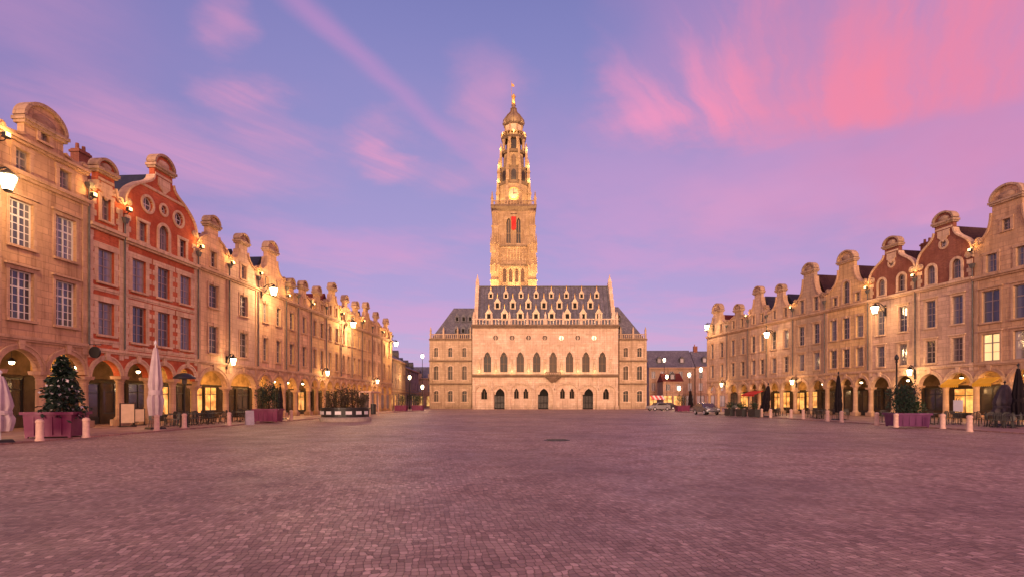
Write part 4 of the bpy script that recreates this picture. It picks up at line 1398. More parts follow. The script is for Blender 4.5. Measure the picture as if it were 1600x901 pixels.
# big gallery
m = sq(MB(), 4.6, 45.7, 46.5, 5.25)
sq(m, 5.3, 46.503, 46.9)
m.build('gallery', TD, bel)
m = MB()
for k in range(4):
    for i in range(15):
        u = -4.9 + i * .7
        x, y = [(u, -5.05), (5.05, u), (-u, 5.05), (-5.05, -u)][k]
        m.frustum(x, y, 46.903, 47.7, .1, .1, .1, .1)
m.box(-5.2, 5.2, -5.2, -4.9, 47.703, 47.9).box(-5.2, 5.2, 4.9, 5.2, 47.703, 47.9).box(-5.2, -4.9, -4.897, 4.897, 47.703, 47.9).box(4.9, 5.2, -4.897, 4.897, 47.703, 47.9)
m.build('balustrade', T, bel)
for sx in (-1, 1):
    for sy in (-1, 1): pinnacle(sx * 4.95, sy * 4.95, 46.91, .3, 3.2)
# clock storey (octagon) with flying pinnacles
def octo(r0, z0, r1, z1, mb=None): return (mb or MB()).lathe([(r0, z0), (r1, z1)], 8, rot=PI / 8)
m = octo(3.75, 46.92, 3.65, 52.6)
m.build('clock_storey', T, bel)
for k in range(4):
    a = k * PI / 2
    c = MB().lathe([(1.45, -.02), (1.45, .1)], 28)
    ck = c.build('clock', M['gold'], bel, (math.sin(a) * 3.5, -math.cos(a) * 3.5, 50.1))
    ck.rotation_euler = (R(90), 0, a)
    MB().lathe([(1.18, .103), (1.18, .16)], 28).build('clock_face', M['board'], ck)
    h = MB().box(-.05, .05, -.2, .95, .17, .2).box(-.2, .7, -.06, .06, .203, .23)
    for i in range(12):
        q = i * PI / 6
        h.box(math.cos(q) * 1.02 - .05, math.cos(q) * 1.02 + .05, math.sin(q) * 1.02 - .05, math.sin(q) * 1.02 + .05, .163, .19)
    h.build('clock_hand', M['dark_paint'], ck)
for k in range(8):
    a = PI / 8 + k * PI / 4
    pinnacle(math.cos(a) * 4.05, math.sin(a) * 4.05, 47.0, .42, 8.4)
    MB().tube([(math.cos(a) * 3.9, math.sin(a) * 3.9, 51.2), (math.cos(a) * 3.3, math.sin(a) * 3.3, 52.6), (math.cos(a) * 2.9, math.sin(a) * 2.9, 53.2)], .16, 6).build('flying_buttress', T, bel)
octo(3.75, 52.603, 3.9, 53.1).build('cornice', TD, bel)
# darker storey with blind windows
octo(3.5, 53.103, 3.3, 56.4).build('dark_storey', TD, bel)
for k in range(8):
    a = k * PI / 4
    o = MB().plate(arch_loop(0, .55, 53.5, 55.2, True, 5, .8), [], -3.26, -3.0).build('niche', M['door_wood'], bel)
    o.rotation_euler = (0, 0, a)
    a += PI / 8
    pinnacle(math.cos(a) * 3.8, math.sin(a) * 3.8, 53.2, .38, 6.0)
octo(3.25, 56.403, 3.5, 56.9).build('cornice', TD, bel)
# bright storey: open arches between slim buttresses
octo(2.6, 56.903, 2.4, 60.4).build('bright_storey', T, bel)
for k in range(8):
    a = k * PI / 4
    o = MB().plate(arch_loop(0, .5, 57.2, 58.9, True, 5, .9), [], -2.45, -2.2).build('niche', TD, bel)
    o.rotation_euler = (0, 0, a)
    a += PI / 8
    m = MB().frustum(math.cos(a) * 3.3, math.sin(a) * 3.3, 56.903, 60.2, .34, .34, .26, .26)
    m.build('buttress', T, bel)
    pinnacle(math.cos(a) * 3.25, math.sin(a) * 3.25, 60.203, .28, 2.8)
octo(2.75, 60.403, 3.1, 60.9).build('cornice', TD, bel)
# lantern storey with dark openings
octo(1.9, 60.903, 1.9, 63.8).build('core', M['door_wood'], bel)
for k in range(8):
    a = PI / 8 + k * PI / 4
    MB().lathe([(.44, 60.903), (.38, 61.2), (.34, 63.3), (.48, 63.79)], 8, math.cos(a) * 2.5, math.sin(a) * 2.5).build('column', T, bel)
octo(2.7, 63.803, 3.15, 64.3).build('gallery', TD, bel)
m = MB()
for k in range(24):
    a = k * PI / 12
    m.frustum(math.cos(a) * 2.95, math.sin(a) * 2.95, 64.303, 65.1, .08, .08, .08, .08)
m.lathe([(2.8, 65.103), (3.1, 65.11), (3.1, 65.3), (2.8, 65.31)], 24)
m.build('balustrade', T, bel)
octo(2.1, 64.303, 2.05, 67.3).build('drum', M['board'], bel)
for k in range(8):
    a = PI / 8 + k * PI / 4
    MB().lathe([(.2, 64.31), (.18, 67.25)], 8, math.cos(a) * 2.15, math.sin(a) * 2.15).build('column', T, bel)
octo(2.2, 67.303, 2.55, 67.6).build('cornice', TD, bel)
m = MB().lathe([(2.35, 67.603), (2.5, 68.1), (2.35, 68.9), (1.85, 69.6), (1.2, 70.2), (.75, 70.9), (.62, 71.5), (.8, 71.7), (.5, 71.9)], 16)
dome = m.build('dome', M['copper'], bel, smooth=True)
for k in range(8):
    a = k * PI / 4
    pts = [(math.cos(a) * r, math.sin(a) * r, z) for r, z in ((2.45, 67.7), (2.6, 68.1), (2.45, 68.95), (1.92, 69.7), (1.25, 70.3), (.8, 71.0), (.66, 71.5))]
    MB().tube(pts, .1, 6).build('rib', TD, dome)
# heraldic lion holding the banner staff
m = MB().lathe([(.5, 71.9), (.42, 72.3), (.6, 72.5)], 10)
m.build('pedestal', M['copper'], bel)
me = bpy.data.meshes.new('lion')
bm = bmesh.new()
sk = [((0, 0, 73.4), .34), ((0, -.05, 74.0), .3), ((0, -.1, 74.5), .36), ((0, -.15, 75.0), .32), ((0, -.42, 75.1), .2), ((.28, -.35, 74.3), .15), ((.5, -.6, 74.5), .11), ((-.28, -.35, 74.3), .15), ((-.5, -.55, 74.7), .11), ((.26, .0, 73.0), .2), ((.3, -.1, 72.55), .13), ((-.26, .0, 73.0), .2), ((-.3, -.1, 72.55), .13), ((0, .35, 73.2), .1), ((.1, .6, 73.7), .08), ((0, .5, 74.3), .07), ((.05, .65, 74.7), .1)]
ed = [(0, 1), (1, 2), (2, 3), (3, 4), (2, 5), (5, 6), (2, 7), (7, 8), (0, 9), (9, 10), (0, 11), (11, 12), (0, 13), (13, 14), (14, 15), (15, 16)]
vs = [bm.verts.new(p) for p, r in sk]
for a, b in ed: bm.edges.new((vs[a], vs[b]))
bm.to_mesh(me)
bm.free()
me.materials.append(M['gold'])
lion = put('lion_figure', me, bel)
ms = lion.modifiers.new('skin', 'SKIN')
for v, (p, r) in zip(me.skin_vertices[0].data, sk): v.radius = (r, r)
me.skin_vertices[0].data[0].use_root = True
lion.modifiers.new('smooth', 'SUBSURF').render_levels = 1
MB().tube([(-.5, -.6, 72.5), (-.5, -.6, 78.0)], .05, 6).add([(-.49, -.6, 76.8), (.2, -.6, 76.6), (.1, -.6, 77.2), (-.49, -.6, 77.5), (-.49, -.57, 76.8), (.2, -.57, 76.6), (.1, -.57, 77.2), (-.49, -.57, 77.5)], [(0, 1, 2, 3), (7, 6, 5, 4), (0, 4, 5, 1), (1, 5, 6, 2), (2, 6, 7, 3), (3, 7, 4, 0)]).build('banner_staff', M['gold'], bel)
# red banner hung on the front below the gallery
bn = MB()
vs, fs = [], []
for i in range(9):
    z = 44.3 - i * .38
    w_ = .55
    for j in range(5):
        u = -1 + j * .5
        vs.append((TX + u * w_, TY - H0 - .22 - .06 * math.sin(i * 1.1 + j), z if i < 8 else z + abs(u) * .4 - .2))
for i in range(8):
    for j in range(4):
        fs.append((i * 5 + j, i * 5 + j + 1, i * 5 + j + 6, i * 5 + j + 5))
ban = bn.add(vs, fs)
br = empty('banner', (TX, TY - H0 - .22, 41.3), 0, 'long red banner hanging on the belfry front between two lancet windows', 'banner')
b2 = MB()
b2.add([(x - TX, y - (TY - H0 - .22), z - 41.3) for x, y, z in vs], fs)
b2.build('cloth', M['red_cloth'], br)
MB().tube([(-.75, .0, 3.68), (.75, .0, 3.68)], .05, 6).build('rod', M['iron'], br)

# belfry and hall floodlights
def flood(loc, target, e, label, group, color=AMBER, ang=80, far=True):
    r = empty('floodlight', loc, math.atan2(target[1] - loc[1], target[0] - loc[0]) + PI / 2, label, 'floodlight', group)
    put('housing', fl_me, r)
    put('lens', fl_gl, r)
    spot(Vector(loc) + Vector((0, 0, .5)), target, e, color, ang, .3)
    return r
for x, y, lab in ((-6.5, -12.5, 'floodlight behind the hall ridge, left of the belfry'), (6.5, -12.5, 'floodlight behind the hall ridge, right of the belfry')):
    pass
GR = 'floodlights of the belfry'
for x, y in ((-7.5, -7.0), (7.5, -7.0), (0, -9.0)):
    spot((TX + x, TY + y, 22.5), (TX + x * .1, TY - 2, 40), 30000, (1.0, .64, .30), 85, .4)
for sx in (-1, 0, 1):
    spot((TX + sx * 4.4, TY - 4.7, 48.1), (TX + sx * .8, TY, 54.5), 700, (1.0, .64, .28), 100, .2)
for z, r, e, tz in ((53.3, 4.4, 90, 3), (57.0, 4.3, 120, 2.5), (61.0, 3.8, 85, 2), (64.6, 3.3, 100, 2), (67.7, 3.3, 45, 2)):
    for k in range(6):
        a = k * PI / 3 + PI / 6
        point((TX + math.cos(a) * r, TY + math.sin(a) * r, z + .35), e, (1.0, .66, .30), .12)
for k in range(4):
    spot((HX + HW * (k + .5) / 4, HYY - 13, .6), (HX + HW * (k + .5) / 4, HYY, 10), 8000, (1.0, .58, .34), 95, .6) if False else None
for k in range(8):
    point((HX + 1.45 + 3.41 * k + 1.7 * 0, HYY - .95, 7.75), 45, (1.0, .66, .3), .12)
for k in range(10):
    point((HX + 2.5 + (HW - 5) * k / 9, HYY + .35, 18.1), 70, (1.0, .74, .45), .12)

# ------------------------------------------------------------------ street buildings in the two gaps
def far_house(label, origin, rz, W, ze, zr, nb, wall, roof, depth=10, floors=((.4, 3.2), (4.4, 6.4), (7.6, 9.4)), glow=.3, hip=0.0, chim=()):
    r = empty('street_house', origin, rz, label, 'house', 'houses in the streets behind')
    holes, ww = [], []
    for fi, (a, b) in enumerate(floors):
        for k in range(nb):
            c = W * (k + .5) / nb
            w_ = .5 if fi else .95
            holes.append([(c - w_, a), (c + w_, a), (c + w_, b), (c - w_, b)])
            ww.append((c, w_, a, b, fi))
    MB().plate([(0, 0), (W, 0), (W, ze), (0, ze)], holes, 0, .4).build('facade', M[wall], r)
    for c, w_, a, b, fi in ww:
        f = MB().strip([(c - w_ + .003, a), (c + w_ - .003, a), (c + w_ - .003, b), (c - w_ + .003, b)], .08, .16, .25, True).box(c - .04, c + .04, .17, .24, a + .05, b - .05).build('window', M['white_paint'] if fi else M['dark_paint'], r)
        g = 'shop_glow' if (fi == 0 and rng.random() < glow) else ('glass' if rng.random() > .1 else 'lit_glass')
        MB().box(c - w_ + .02, c + w_ - .02, .2, .22, a + .02, b - .02).build('pane', M[g], f)
        if fi: MB().box(c - w_ - .15, c + w_ + .15, -.12, .1, a - .14, a - .003).build('sill', M['trim_stone'], r)
    MB().box(0, W, -.3, .0, ze - .3, ze).build('cornice', M['trim_stone'], r)
    MB().box(0, W, -.15, .0, 3.6, 3.85).build('string_course', M['trim_stone'], r)
    MB().box(.004, .3, .403, depth, 0, ze - .01).box(W - .3, W - .004, .403, depth, 0, ze - .01).box(.303, W - .303, depth - .3, depth, 0, ze - .01).build('side_wall', M['grey_render'], r)
    h = depth / 2
    rf = MB().add([(-.1, -.2, ze + .003), (W + .1, -.2, ze + .003), (W - hip, h, zr), (hip, h, zr), (-.1, depth + .2, ze + .003), (W + .1, depth + .2, ze + .003)], [(0, 1, 2, 3), (3, 2, 5, 4), (0, 3, 4), (1, 5, 2), (0, 4, 5, 1)]).build('roof', M[roof], r)
    for c in chim:
        MB().box(c - .5, c + .5, h - .35, h + .35, zr - 1.2, zr + 1.3).lathe([(.14, zr + 1.303), (.12, zr + 1.8)], 8, c - .2, h).build('chimney', M['dull_brick'], rf)
    for k in range(max(1, nb // 2)):
        c = W * (k + .5) / max(1, nb // 2)
        zm = ze + (zr - ze) * .25
        y = h * .25 - .3
        q = MB().plate([(c - .6, zm), (c + .6, zm), (c + .6, zm + 1.2), (c, zm + 1.7), (c - .6, zm + 1.2)], [[(c - .4, zm + .1), (c + .4, zm + .1), (c + .4, zm + 1.1), (c - .4, zm + 1.1)]], y, y + 2.2).build('dormer', M['lead'], rf)
        MB().box(c - .39, c + .39, y + .1, y + .12, zm + .11, zm + 1.09).build('pane', M['glass'], q)
    return r
# street on the left, running away beyond the corner house
far_house('plain grey brown house front along the street left of town hall', (-23.6, 106, 0), R(91), 16, 10.2, 13.4, 5, 'grey_stone', 'hall_slate', 9, glow=.5, chim=(4,))
far_house('farther grey brown house down the street left of town hall', (-24.4, 122.3, 0), R(91), 22, 9.4, 12.0, 6, 'grey_render', 'hall_slate', 9, glow=.5)
far_house('low house closing the view between left row and town hall', (-30, 152, 0), 0, 14, 8.2, 11.6, 5, 'rose_stone', 'hall_slate', 9, glow=.6)
# and on the right
far_house('grey house with long slate roof right of the town hall', (at(1014, 140), 140, 0), R(-2), 11.6, 10.4, 15.2, 5, 'grey_stone', 'hall_slate', 10, glow=.4)
far_house('grey house with chimney behind the far right corner', (at(1086, 140), 139.6, 0), R(-2), 10.5, 10.6, 15.0, 4, 'rose_stone', 'hall_slate', 10, glow=.4, chim=(1.4,))
far_house('small shop house with lit windows beside the right wing', (at(1036, 124), 124, 0), R(-3), 4.5, 6.2, 8.2, 2, 'rose_stone', 'clay_tile', 6, floors=((.4, 3.0), (4.2, 5.6)), glow=1.0)

# ------------------------------------------------------------------ street furniture
def ground_at(px, py, h=.07):
    Y = F * (CAMZ - h) / (py - HY)
    return at(px, Y), Y


# stone bollards along both kerbs
bo_me = MB().lathe([(.155, 0), (.155, .06), (.13, .09), (.122, .7), (.14, .72), (.14, .77), (.11, .83), (.04, .86)], 16).mesh('stone_bollard', M['bollard'], True)
BL = [(62, 688, 'thick pale stone bollard in front of the magenta planter with the snowy tree'), (134.5, 683, 'pale stone bollard before the pier between cream and narrow brick house'),
      (245, 672, 'pale stone bollard at the foot of the tall folded pale parasol'), (288, 668, 'pale stone bollard in front of the mushroom patio heater'),
      (358, 664, 'pale stone bollard at the far end of the bistro chairs'), (433, 658, 'pale stone bollard right beside the smaller magenta planter'), (455, 656, 'pale stone bollard just left of the dark raised flowerbed')]
BR = [(1515, 674, 'pale stone bollard nearest to the grey draped parasol, right side'), (1473, 669, 'pale stone bollard just right of the purple planter'), (1400, 667, 'pale stone bollard at the foot of the slim iron post'),
      (1370, 664, 'pale stone bollard left of the slim iron post'), (1315, 659, 'pale stone bollard at the foot of the tall folded dark parasol'), (1293, 657.5, 'pale stone bollard left of the tall folded dark parasol'),
      (1255, 654, 'pale stone bollard in front of the orange lit arch, right side'), (1236, 653, 'pale stone bollard below the small lantern, right side'), (1204, 652, 'pale stone bollard right of the leaning dark parasol'),
      (1190, 651, 'pale stone bollard left of the leaning dark parasol'), (1164, 648.5, 'far pale bollard between black planter boxes, right side'), (1151, 648, 'farthest pale bollard near the parked grey car, right side')]
for px, py, lab in BL + BR:
    x, Y = ground_at(px, py, .07)
    o = put('stone_bollard', bo_me, None, (x, Y, .07), rng.random() * 6)
    tag(o, lab, 'bollard', 'stone bollards along the kerb')


def folded_parasol(x, y, h, r, mat, label, lean=0.0, base=True):
    root = empty('folded_parasol', (x, y, .07), rng.random() * 6, label, 'parasol', 'folded parasols')
    mb = MB()
    n, m = 40, 14
    vs, fs = [], []
    for i in range(m):
        u = i / (m - 1)
        z = h * (.16 + .8 * u)
        prof = r * (.62 + .5 * math.sin(min(u * 2.4, 1) * PI * .5) * (1 - u) ** .6 - .42 * u)
        if .30 < u < .40: prof *= .8
        for k in range(n):
            a = 2 * PI * k / n
            f = 1 + .22 * math.cos(a * 8 + math.sin(u * 5) * .6) * (1 - u * .6)
            q = max(prof * f, .04)
            vs.append((q * math.cos(a) + lean * z, q * math.sin(a), z))
    for i in range(m - 1):
        for k in range(n):
            k2 = (k + 1) % n
            fs.append((i * n + k, i * n + k2, (i + 1) * n + k2, (i + 1) * n + k))
    fs += [tuple(reversed(range(n))), tuple(range((m - 1) * n, m * n))]
    mb.add(vs, fs)
    mb.build('canopy', mat, root, smooth=True)
    MB().tube([(0, 0, .1), (lean * h, 0, h * 1.02)], .035, 8).lathe([(.06, h * 1.0), (.08, h * 1.02), (.02, h * 1.05)], 8, lean * h, 0).build('pole', M['white_metal'] if mat is M['canvas_pale'] else M['iron'], root)
    MB().frustum(0, 0, 0, .1, .42, .42, .36, .36).build('base', M['iron'], root)
    MB().lathe([(r * .78, h * .40), (r * .8, h * .43), (r * .76, h * .46)], 20, lean * h * .43, 0).build('strap', mat, root)
    return root


folded_parasol(at(243, 30.6), 30.6, 4.75, .44, M['canvas_pale'], 'very tall folded pale parasol in front of the large red brick house')
folded_parasol(at(4, 20.6) - .1, 20.6, 2.6, .46, M['canvas_pale'], 'whitish folded parasol cut off by the left picture edge')
folded_parasol(at(1310, 46), 46, 3.9, .34, M['canvas_dark'], 'tall folded dark parasol in front of the golden house, right row')
folded_parasol(at(1193, 56), 56, 3.3, .5, M['canvas_dark'], 'leaning dark parasol on the far part of the right terrace', -.16)
folded_parasol(at(1591, 34), 34, 3.75, .36, M['canvas_dark'], 'black folded parasol at the right picture edge')
folded_parasol(at(1570, 35.2), 35.2, 2.75, .72, M['canvas_grey'], 'wide grey draped parasol beside the black one, right edge')
folded_parasol(at(1079, 92), 92, 3.6, .45, M['canvas_dark'], 'dark folded parasol at the street corner, far right')
folded_parasol(at(438, 47.5), 47.5, 3.0, .26, M['canvas_dark'], 'thin folded dark parasol behind the smaller magenta planter')

# foliage made of many small faces
def leafy(parent, name, mat, n, fn, size, r):
    vs, fs = [], []
    for _ in range(n):
        c, d = fn(r)
        d = Vector(d).normalized()
        u = d.cross(Vector((r.uniform(-1, 1), r.uniform(-1, 1), r.uniform(-1, 1)))).normalized()
        l, w_ = size * r.uniform(.6, 1.5), size * r.uniform(.25, .5)
        c = Vector(c)
        k = len(vs)
        vs += [c, c + d * l * .5 + u * w_, c + d * l, c + d * l * .5 - u * w_]
        fs.append((k, k + 1, k + 2, k + 3))
    me = bpy.data.meshes.new(name)
    me.from_pydata([tuple(v) for v in vs], [], fs)
    me.materials.append(mat)
    return put(name, me, parent)


def fir(x, y, z, h, rad, label, snow=True, group=None, seed=1, n=2600):
    r = random.Random(seed)
    root = empty('fir_tree', (x, y, z), 0, label, 'tree', group)
    MB().lathe([(.07, -.25), (.05, h * .5), (.015, h * .97)], 8).build('trunk', M['bark'], root)
    tiers = [(h * (.10 + .86 * (i / 13) ** .92), rad * (1 - i / 13) ** .85 + .05, r.uniform(0, 6)) for i in range(14)]
    reach = {(i, k): r.uniform(.35, 1.35) for i in range(14) for k in range(8)}
    def needle(r_, up=0.0):
        ti = r_.randrange(14)
        z0, rr, ph = tiers[ti]
        nb = 8
        kb = r_.randrange(nb)
        rr *= reach[(ti, kb)]
        a = ph + 2 * PI * kb / nb + r_.gauss(0, .13)
        q = rr * math.sqrt(r_.random()) * r_.uniform(.75, 1.12)
        zz = z0 - q * .38 + r_.gauss(0, .035) + up
        return (q * math.cos(a), q * math.sin(a), zz), (math.cos(a) + r_.gauss(0, .5), math.sin(a) + r_.gauss(0, .5), -.35 + r_.gauss(0, .35) + up * 2)
    leafy(root, 'crown', M['needles'], n, needle, .17, r)
    if snow:
        leafy(root, 'snow_foliage', M['snow'], n // 11, lambda q: needle(q, .055), .14, r)
    return root


def bush(x, y, z, w, d, h, label, mat, seed, n=900, trunk=0.0, cat='plant', group=None, parent=None, name='potted_shrub'):
    r = random.Random(seed)
    root = empty(name, (x, y, z), 0, label, cat, group)
    clumps = [(r.uniform(-w, w) * .7, r.uniform(-d, d) * .7, trunk + h * r.uniform(.25, .85), r.uniform(.22, .42) * h) for _ in range(11)]
    st = MB()
    for cx, cy, cz, cr in clumps:
        st.tube([(cx * .15, cy * .15, -.05), (cx * .5, cy * .5, cz * .5), (cx, cy, cz)], .02, 5, .008)
    st.build('stem', M['bark'], root)
    def lf(q):
        cx, cy, cz, cr = q.choice(clumps)
        v = Vector((q.gauss(0, 1), q.gauss(0, 1), q.gauss(0, 1))).normalized()
        k = cr * q.uniform(.35, 1.1)
        return (cx + v.x * k, cy + v.y * k, max(cz + v.z * k, .02)), (v.x, v.y, v.z + .3)
    leafy(root, 'foliage', mat, n, lf, .11, r)
    return root


def planter(x, y, w, d, h, mat, label, rz=0.0):
    root = empty('square_planter', (x, y, .07), rz, label, 'planter', 'coloured planter boxes')
    m = MB()
    t = .05
    m.frustum(0, 0, .06, h - .12, w * .47, d * .47, w * .5, d * .5)
    for e in (-1, 1):
        for f in (-1, 1):
            m.box(e * w * .44 - .05, e * w * .44 + .05, f * d * .44 - .05, f * d * .44 + .05, 0, .06)
    for i in range(1, 5):
        xx = -w * .47 + w * .94 * i / 5
        m.box(xx - .02, xx + .02, -d * .5 - .018, -d * .49, .12, h - .2)
        m.box(xx - .02, xx + .02, d * .49, d * .5 + .018, .12, h - .2)
    m.build('box', mat, root)
    rim = MB()
    rim.box(-w * .55, w * .55, -d * .55, -d * .43, h - .117, h).box(-w * .55, w * .55, d * .43, d * .55, h - .117, h).box(-w * .55, -w * .43, -d * .427, d * .427, h - .117, h).box(w * .43, w * .55, -d * .427, d * .427, h - .117, h)
    rim.build('rim', mat, root)
    MB().box(-w * .427, w * .427, -d * .425, d * .425, h - .116, h - .05).build('soil', M['soil'], root)
    return root


x, Y = ground_at(63, 684)
planter(x, Y + .85, 1.75, 1.5, 1.1, M['magenta'], 'large magenta planter box holding the snow flocked fir, near left', .25)
fir(x + .2, Y + .9, 1.05, 2.55, .85, 'snow flocked fir tree in the magenta planter, near left', True, None, 3, 1900)
x, Y = ground_at(412, 659)
planter(x, Y + .8, 1.75, 1.4, 1.0, M['magenta'], 'smaller magenta planter box halfway along the left row', .1)
bush(x, Y + .8, .95, .45, .4, 1.9, 'dark loose shrub growing in the smaller magenta planter', M['needles'], 5, 1300)
x, Y = ground_at(1432, 667)
planter(x, Y + .8, 1.85, 1.5, .85, M['purple'], 'wide purple planter box on the right terrace', -.2)
bush(x - .3, Y + .8, .8, .55, .45, 1.9, 'tall dark green shrub in the left half of the purple planter', M['needles'], 7, 1500)
bush(x + .5, Y + .8, .8, .35, .4, 1.0, 'low dark green shrub in the right half of the purple planter', M['leaf'], 8, 700)
for px, py, lab, s in ((627, 641.5, 'tiny red planter with shrub in the street left of town hall', 3), (653, 641, 'tiny pink planter with shrub beside the left wing of town hall', 4), (1066, 642, 'tiny dark red planter with shrub at the right street corner', 6)):
    x, Y = ground_at(px, py)
    planter(x, Y, 1.9, 1.6, .95, M['magenta'], lab)
    bush(x, Y, 1.0, .7, .6, 1.6, 'leafy shrub growing in the ' + ' '.join(lab.split(' with shrub')[0].split()[0:3]) + lab.split('with shrub')[1], M['leaf'], s, 500)

# raised flowerbed: dark windbreak on a round pale plinth
x, Y = ground_at(531, 657)
Y += 1.5
fb = empty('raised_flowerbed', (x, Y, .0), 0, 'dark round raised flowerbed on a pale plinth at the left kerb', 'flowerbed')
MB().lathe([(2.05, 0), (2.05, .28), (1.95, .36), (1.8, .37)], 40).build('plinth', M['concrete'], fb, (0, 0, .005), smooth=True)
MB().lathe([(1.9, .375), (1.93, 1.0), (1.99, 1.02), (1.99, 1.12), (1.82, 1.13), (1.8, .95), (.1, .96)], 40).build('tub', M['dark_paint'], fb)
for i in range(7):
    a = -PI / 2 + (i - 3) * .42
    o = MB().box(-.24, .24, -.02, .02, -.13, .13).build('panel', M['white_metal'], fb, (math.cos(a) * 1.955, math.sin(a) * 1.955, .72), a + PI / 2)
for i, (dx, dy, h) in enumerate(((-1.0, -.3, 1.3), (-.2, .5, 1.7), (.7, -.2, 1.5), (1.1, .5, 1.2), (.1, -.9, 1.1))):
    bush(x + dx, Y + dy, .97, .5, .5, h, ['brown shrub at the left end of the round flowerbed', 'tallest brown shrub in the middle of the round flowerbed', 'brown shrub right of the middle in the round flowerbed', 'small brown shrub at the right end of the round flowerbed', 'low brown shrub at the front rim of the round flowerbed'][i], M['dry_leaf'], 20 + i, 650, group='shrubs in the round flowerbed')

# bistro furniture
def bistro_chair():
    r = empty('bistro_chair', (0, 0, 0))
    MB().box(-.21, .21, -.2, .2, .43, .46).build('seat', M['dark_paint'], r)
    b = MB()
    b.strip([(-.2, .465), (-.19, .8), (-.1, .9), (.1, .9), (.19, .8), (.2, .465)], -.03, .185, .215)
    for e in (-.08, 0, .08): b.box(e - .012, e + .012, .19, .21, .465, .885)
    b.build('backrest', M['dark_paint'], r)
    for e in (-1, 1):
        for f in (-1, 1):
            MB().tube([(e * .18, f * .17, .428), (e * .2, f * .21, 0)], .016, 6).build('leg', M['iron'], r)
    return r


def bistro_table():
    r = empty('bistro_table', (0, 0, 0))
    MB().lathe([(.34, .71), (.36, .72), (.36, .74), (.34, .75)], 24).build('tabletop', M['dark_paint'], r)
    MB().lathe([(.03, .05), (.03, .709)], 8).build('stem', M['iron'], r)
    m = MB()
    for k in range(3):
        a = k * 2 * PI / 3
        m.tube([(0, 0, .06), (.26 * math.cos(a), .26 * math.sin(a), .015)], .02, 6)
    m.build('base', M['iron'], r)
    return r


chair0, table0 = bistro_chair(), bistro_table()
cu, tu = [False], [False]
def place(kind, x, y, rz, label, group):
    src, fl = (chair0, cu) if kind == 'chair' else (table0, tu)
    o = src if not fl[0] else copy_tree(src)
    fl[0] = True
    o.location = (x, y, .07)
    o.rotation_euler = (0, 0, rz)
    tag(o, label, kind, group)


def terrace(spots, lc, lt, gc, gt):
    for x, y in spots:
        a = rng.random() * 6
        place('table', x, y, a, lt, gt)
        for k in range(2 + (rng.random() < .5)):
            b = a + k * PI * (1 if k < 2 else .5) + rng.gauss(0, .2)
            if k == 2: b = a + PI / 2
            place('chair', x + .62 * math.cos(b), y + .62 * math.sin(b), b - PI / 2, lc, gc)
terrace([(at(px, y), y) for px, y in ((258, 33.5), (274, 34.6), (272, 36.8), (292, 36.2), (303, 35.8), (306, 39.0), (318, 38.3), (330, 37.6), (334, 40.8), (344, 40.4), (371, 43.0), (376, 41.6), (388, 45.5))],
        'dark bistro chair on the left terrace before red brick and pale houses', 'small dark bistro table on the left terrace before the pale houses', 'chairs of the left terrace', 'tables of the left terrace')
terrace([(at(px, y), y) for px, y in ((1543, 34.0), (1556, 32.6), (1582, 31.6), (1548, 36.5), (1590, 33.2), (1567, 33.4), (1575, 36.6))],
        'dark bistro chair around the grey and black parasols, right edge', 'small dark bistro table around the grey and black parasols, right edge', 'chairs at the right edge', 'tables at the right edge')
terrace([(at(px, y), y) for px, y in ((1172, 62), (1178, 60), (1212, 57), (1216, 60), (1276, 50), (1284, 48.5), (1270, 53), (1318, 47), (1454, 36.4), (1460, 38), (1497, 37), (1384, 41))],
        'dark bistro chair standing along the middle of the right terrace', 'small dark bistro table standing along the middle of the right terrace', 'chairs along the right terrace', 'tables along the right terrace')

# standing menu boards under the brick house
for px, Yb, w_, h_, lab in ((199, 33.2, .36, 1.4, 'taller cream menu board under the arch of the narrow brick house'), (217, 35.4, .3, 1.05, 'shorter cream menu board beside the taller one')):
    r = empty('menu_board', (at(px, Yb), Yb, .07), 1.0, lab, 'sign', 'cream menu boards')
    MB().box(-w_, w_, -.03, .03, .25, h_).build('panel', M['board'], r)
    fm = MB()
    fm.box(-w_ - .05, -w_ - .002, -.04, .04, .0, h_ + .05).box(w_ + .002, w_ + .05, -.04, .04, .0, h_ + .05).box(-w_, w_, -.04, .04, h_ + .002, h_ + .05)
    fm.box(-w_ - .05, w_ + .05, -.25, .25, .0, .06)
    fm.build('frame', M['door_wood'], r)
x, Y = ground_at(390, 663)
r = empty('sandwich_board', (x, Y, .07), .6, 'pale grey sandwich board standing at the end of the bistro chairs', 'sign')
M['grey_board'] = plain('grey_board', srgb(150, 140, 150), .6, 0, .2, 3)
for s_ in (-1, 1):
    MB().add([(-.25, s_ * .3, .0), (.25, s_ * .3, .0), (.25, s_ * .04, .95), (-.25, s_ * .04, .95), (-.25, s_ * .3 + .03, .0), (.25, s_ * .3 + .03, .0), (.25, s_ * .04 + .03, .95), (-.25, s_ * .04 + .03, .95)],
             [(0, 1, 2, 3), (7, 6, 5, 4), (0, 4, 5, 1), (1, 5, 6, 2), (2, 6, 7, 3), (3, 7, 4, 0)]).build('panel', M['grey_board'], r)
# mushroom patio heater
Yh = 32.8
r = empty('patio_heater', (at(288, Yh), Yh, .07), 0, 'dark mushroom patio heater among bistro chairs before the red brick house', 'heater')
MB().lathe([(.28, 0), (.28, .06), (.22, .08), (.22, .75), (.05, .8)], 16).build('base', M['iron'], r)
MB().lathe([(.035, .8), (.035, 2.75)], 10).build('pole', M['iron'], r)
MB().lathe([(.1, 2.6), (.14, 2.62), (.14, 2.9), (.1, 2.92)], 12).build('burner', M['lead'], r)
MB().lathe([(.62, 2.92), (.6, 3.0), (.36, 3.2), (.08, 3.28)], 20).build('hood', M['dark_paint'], r, smooth=True)
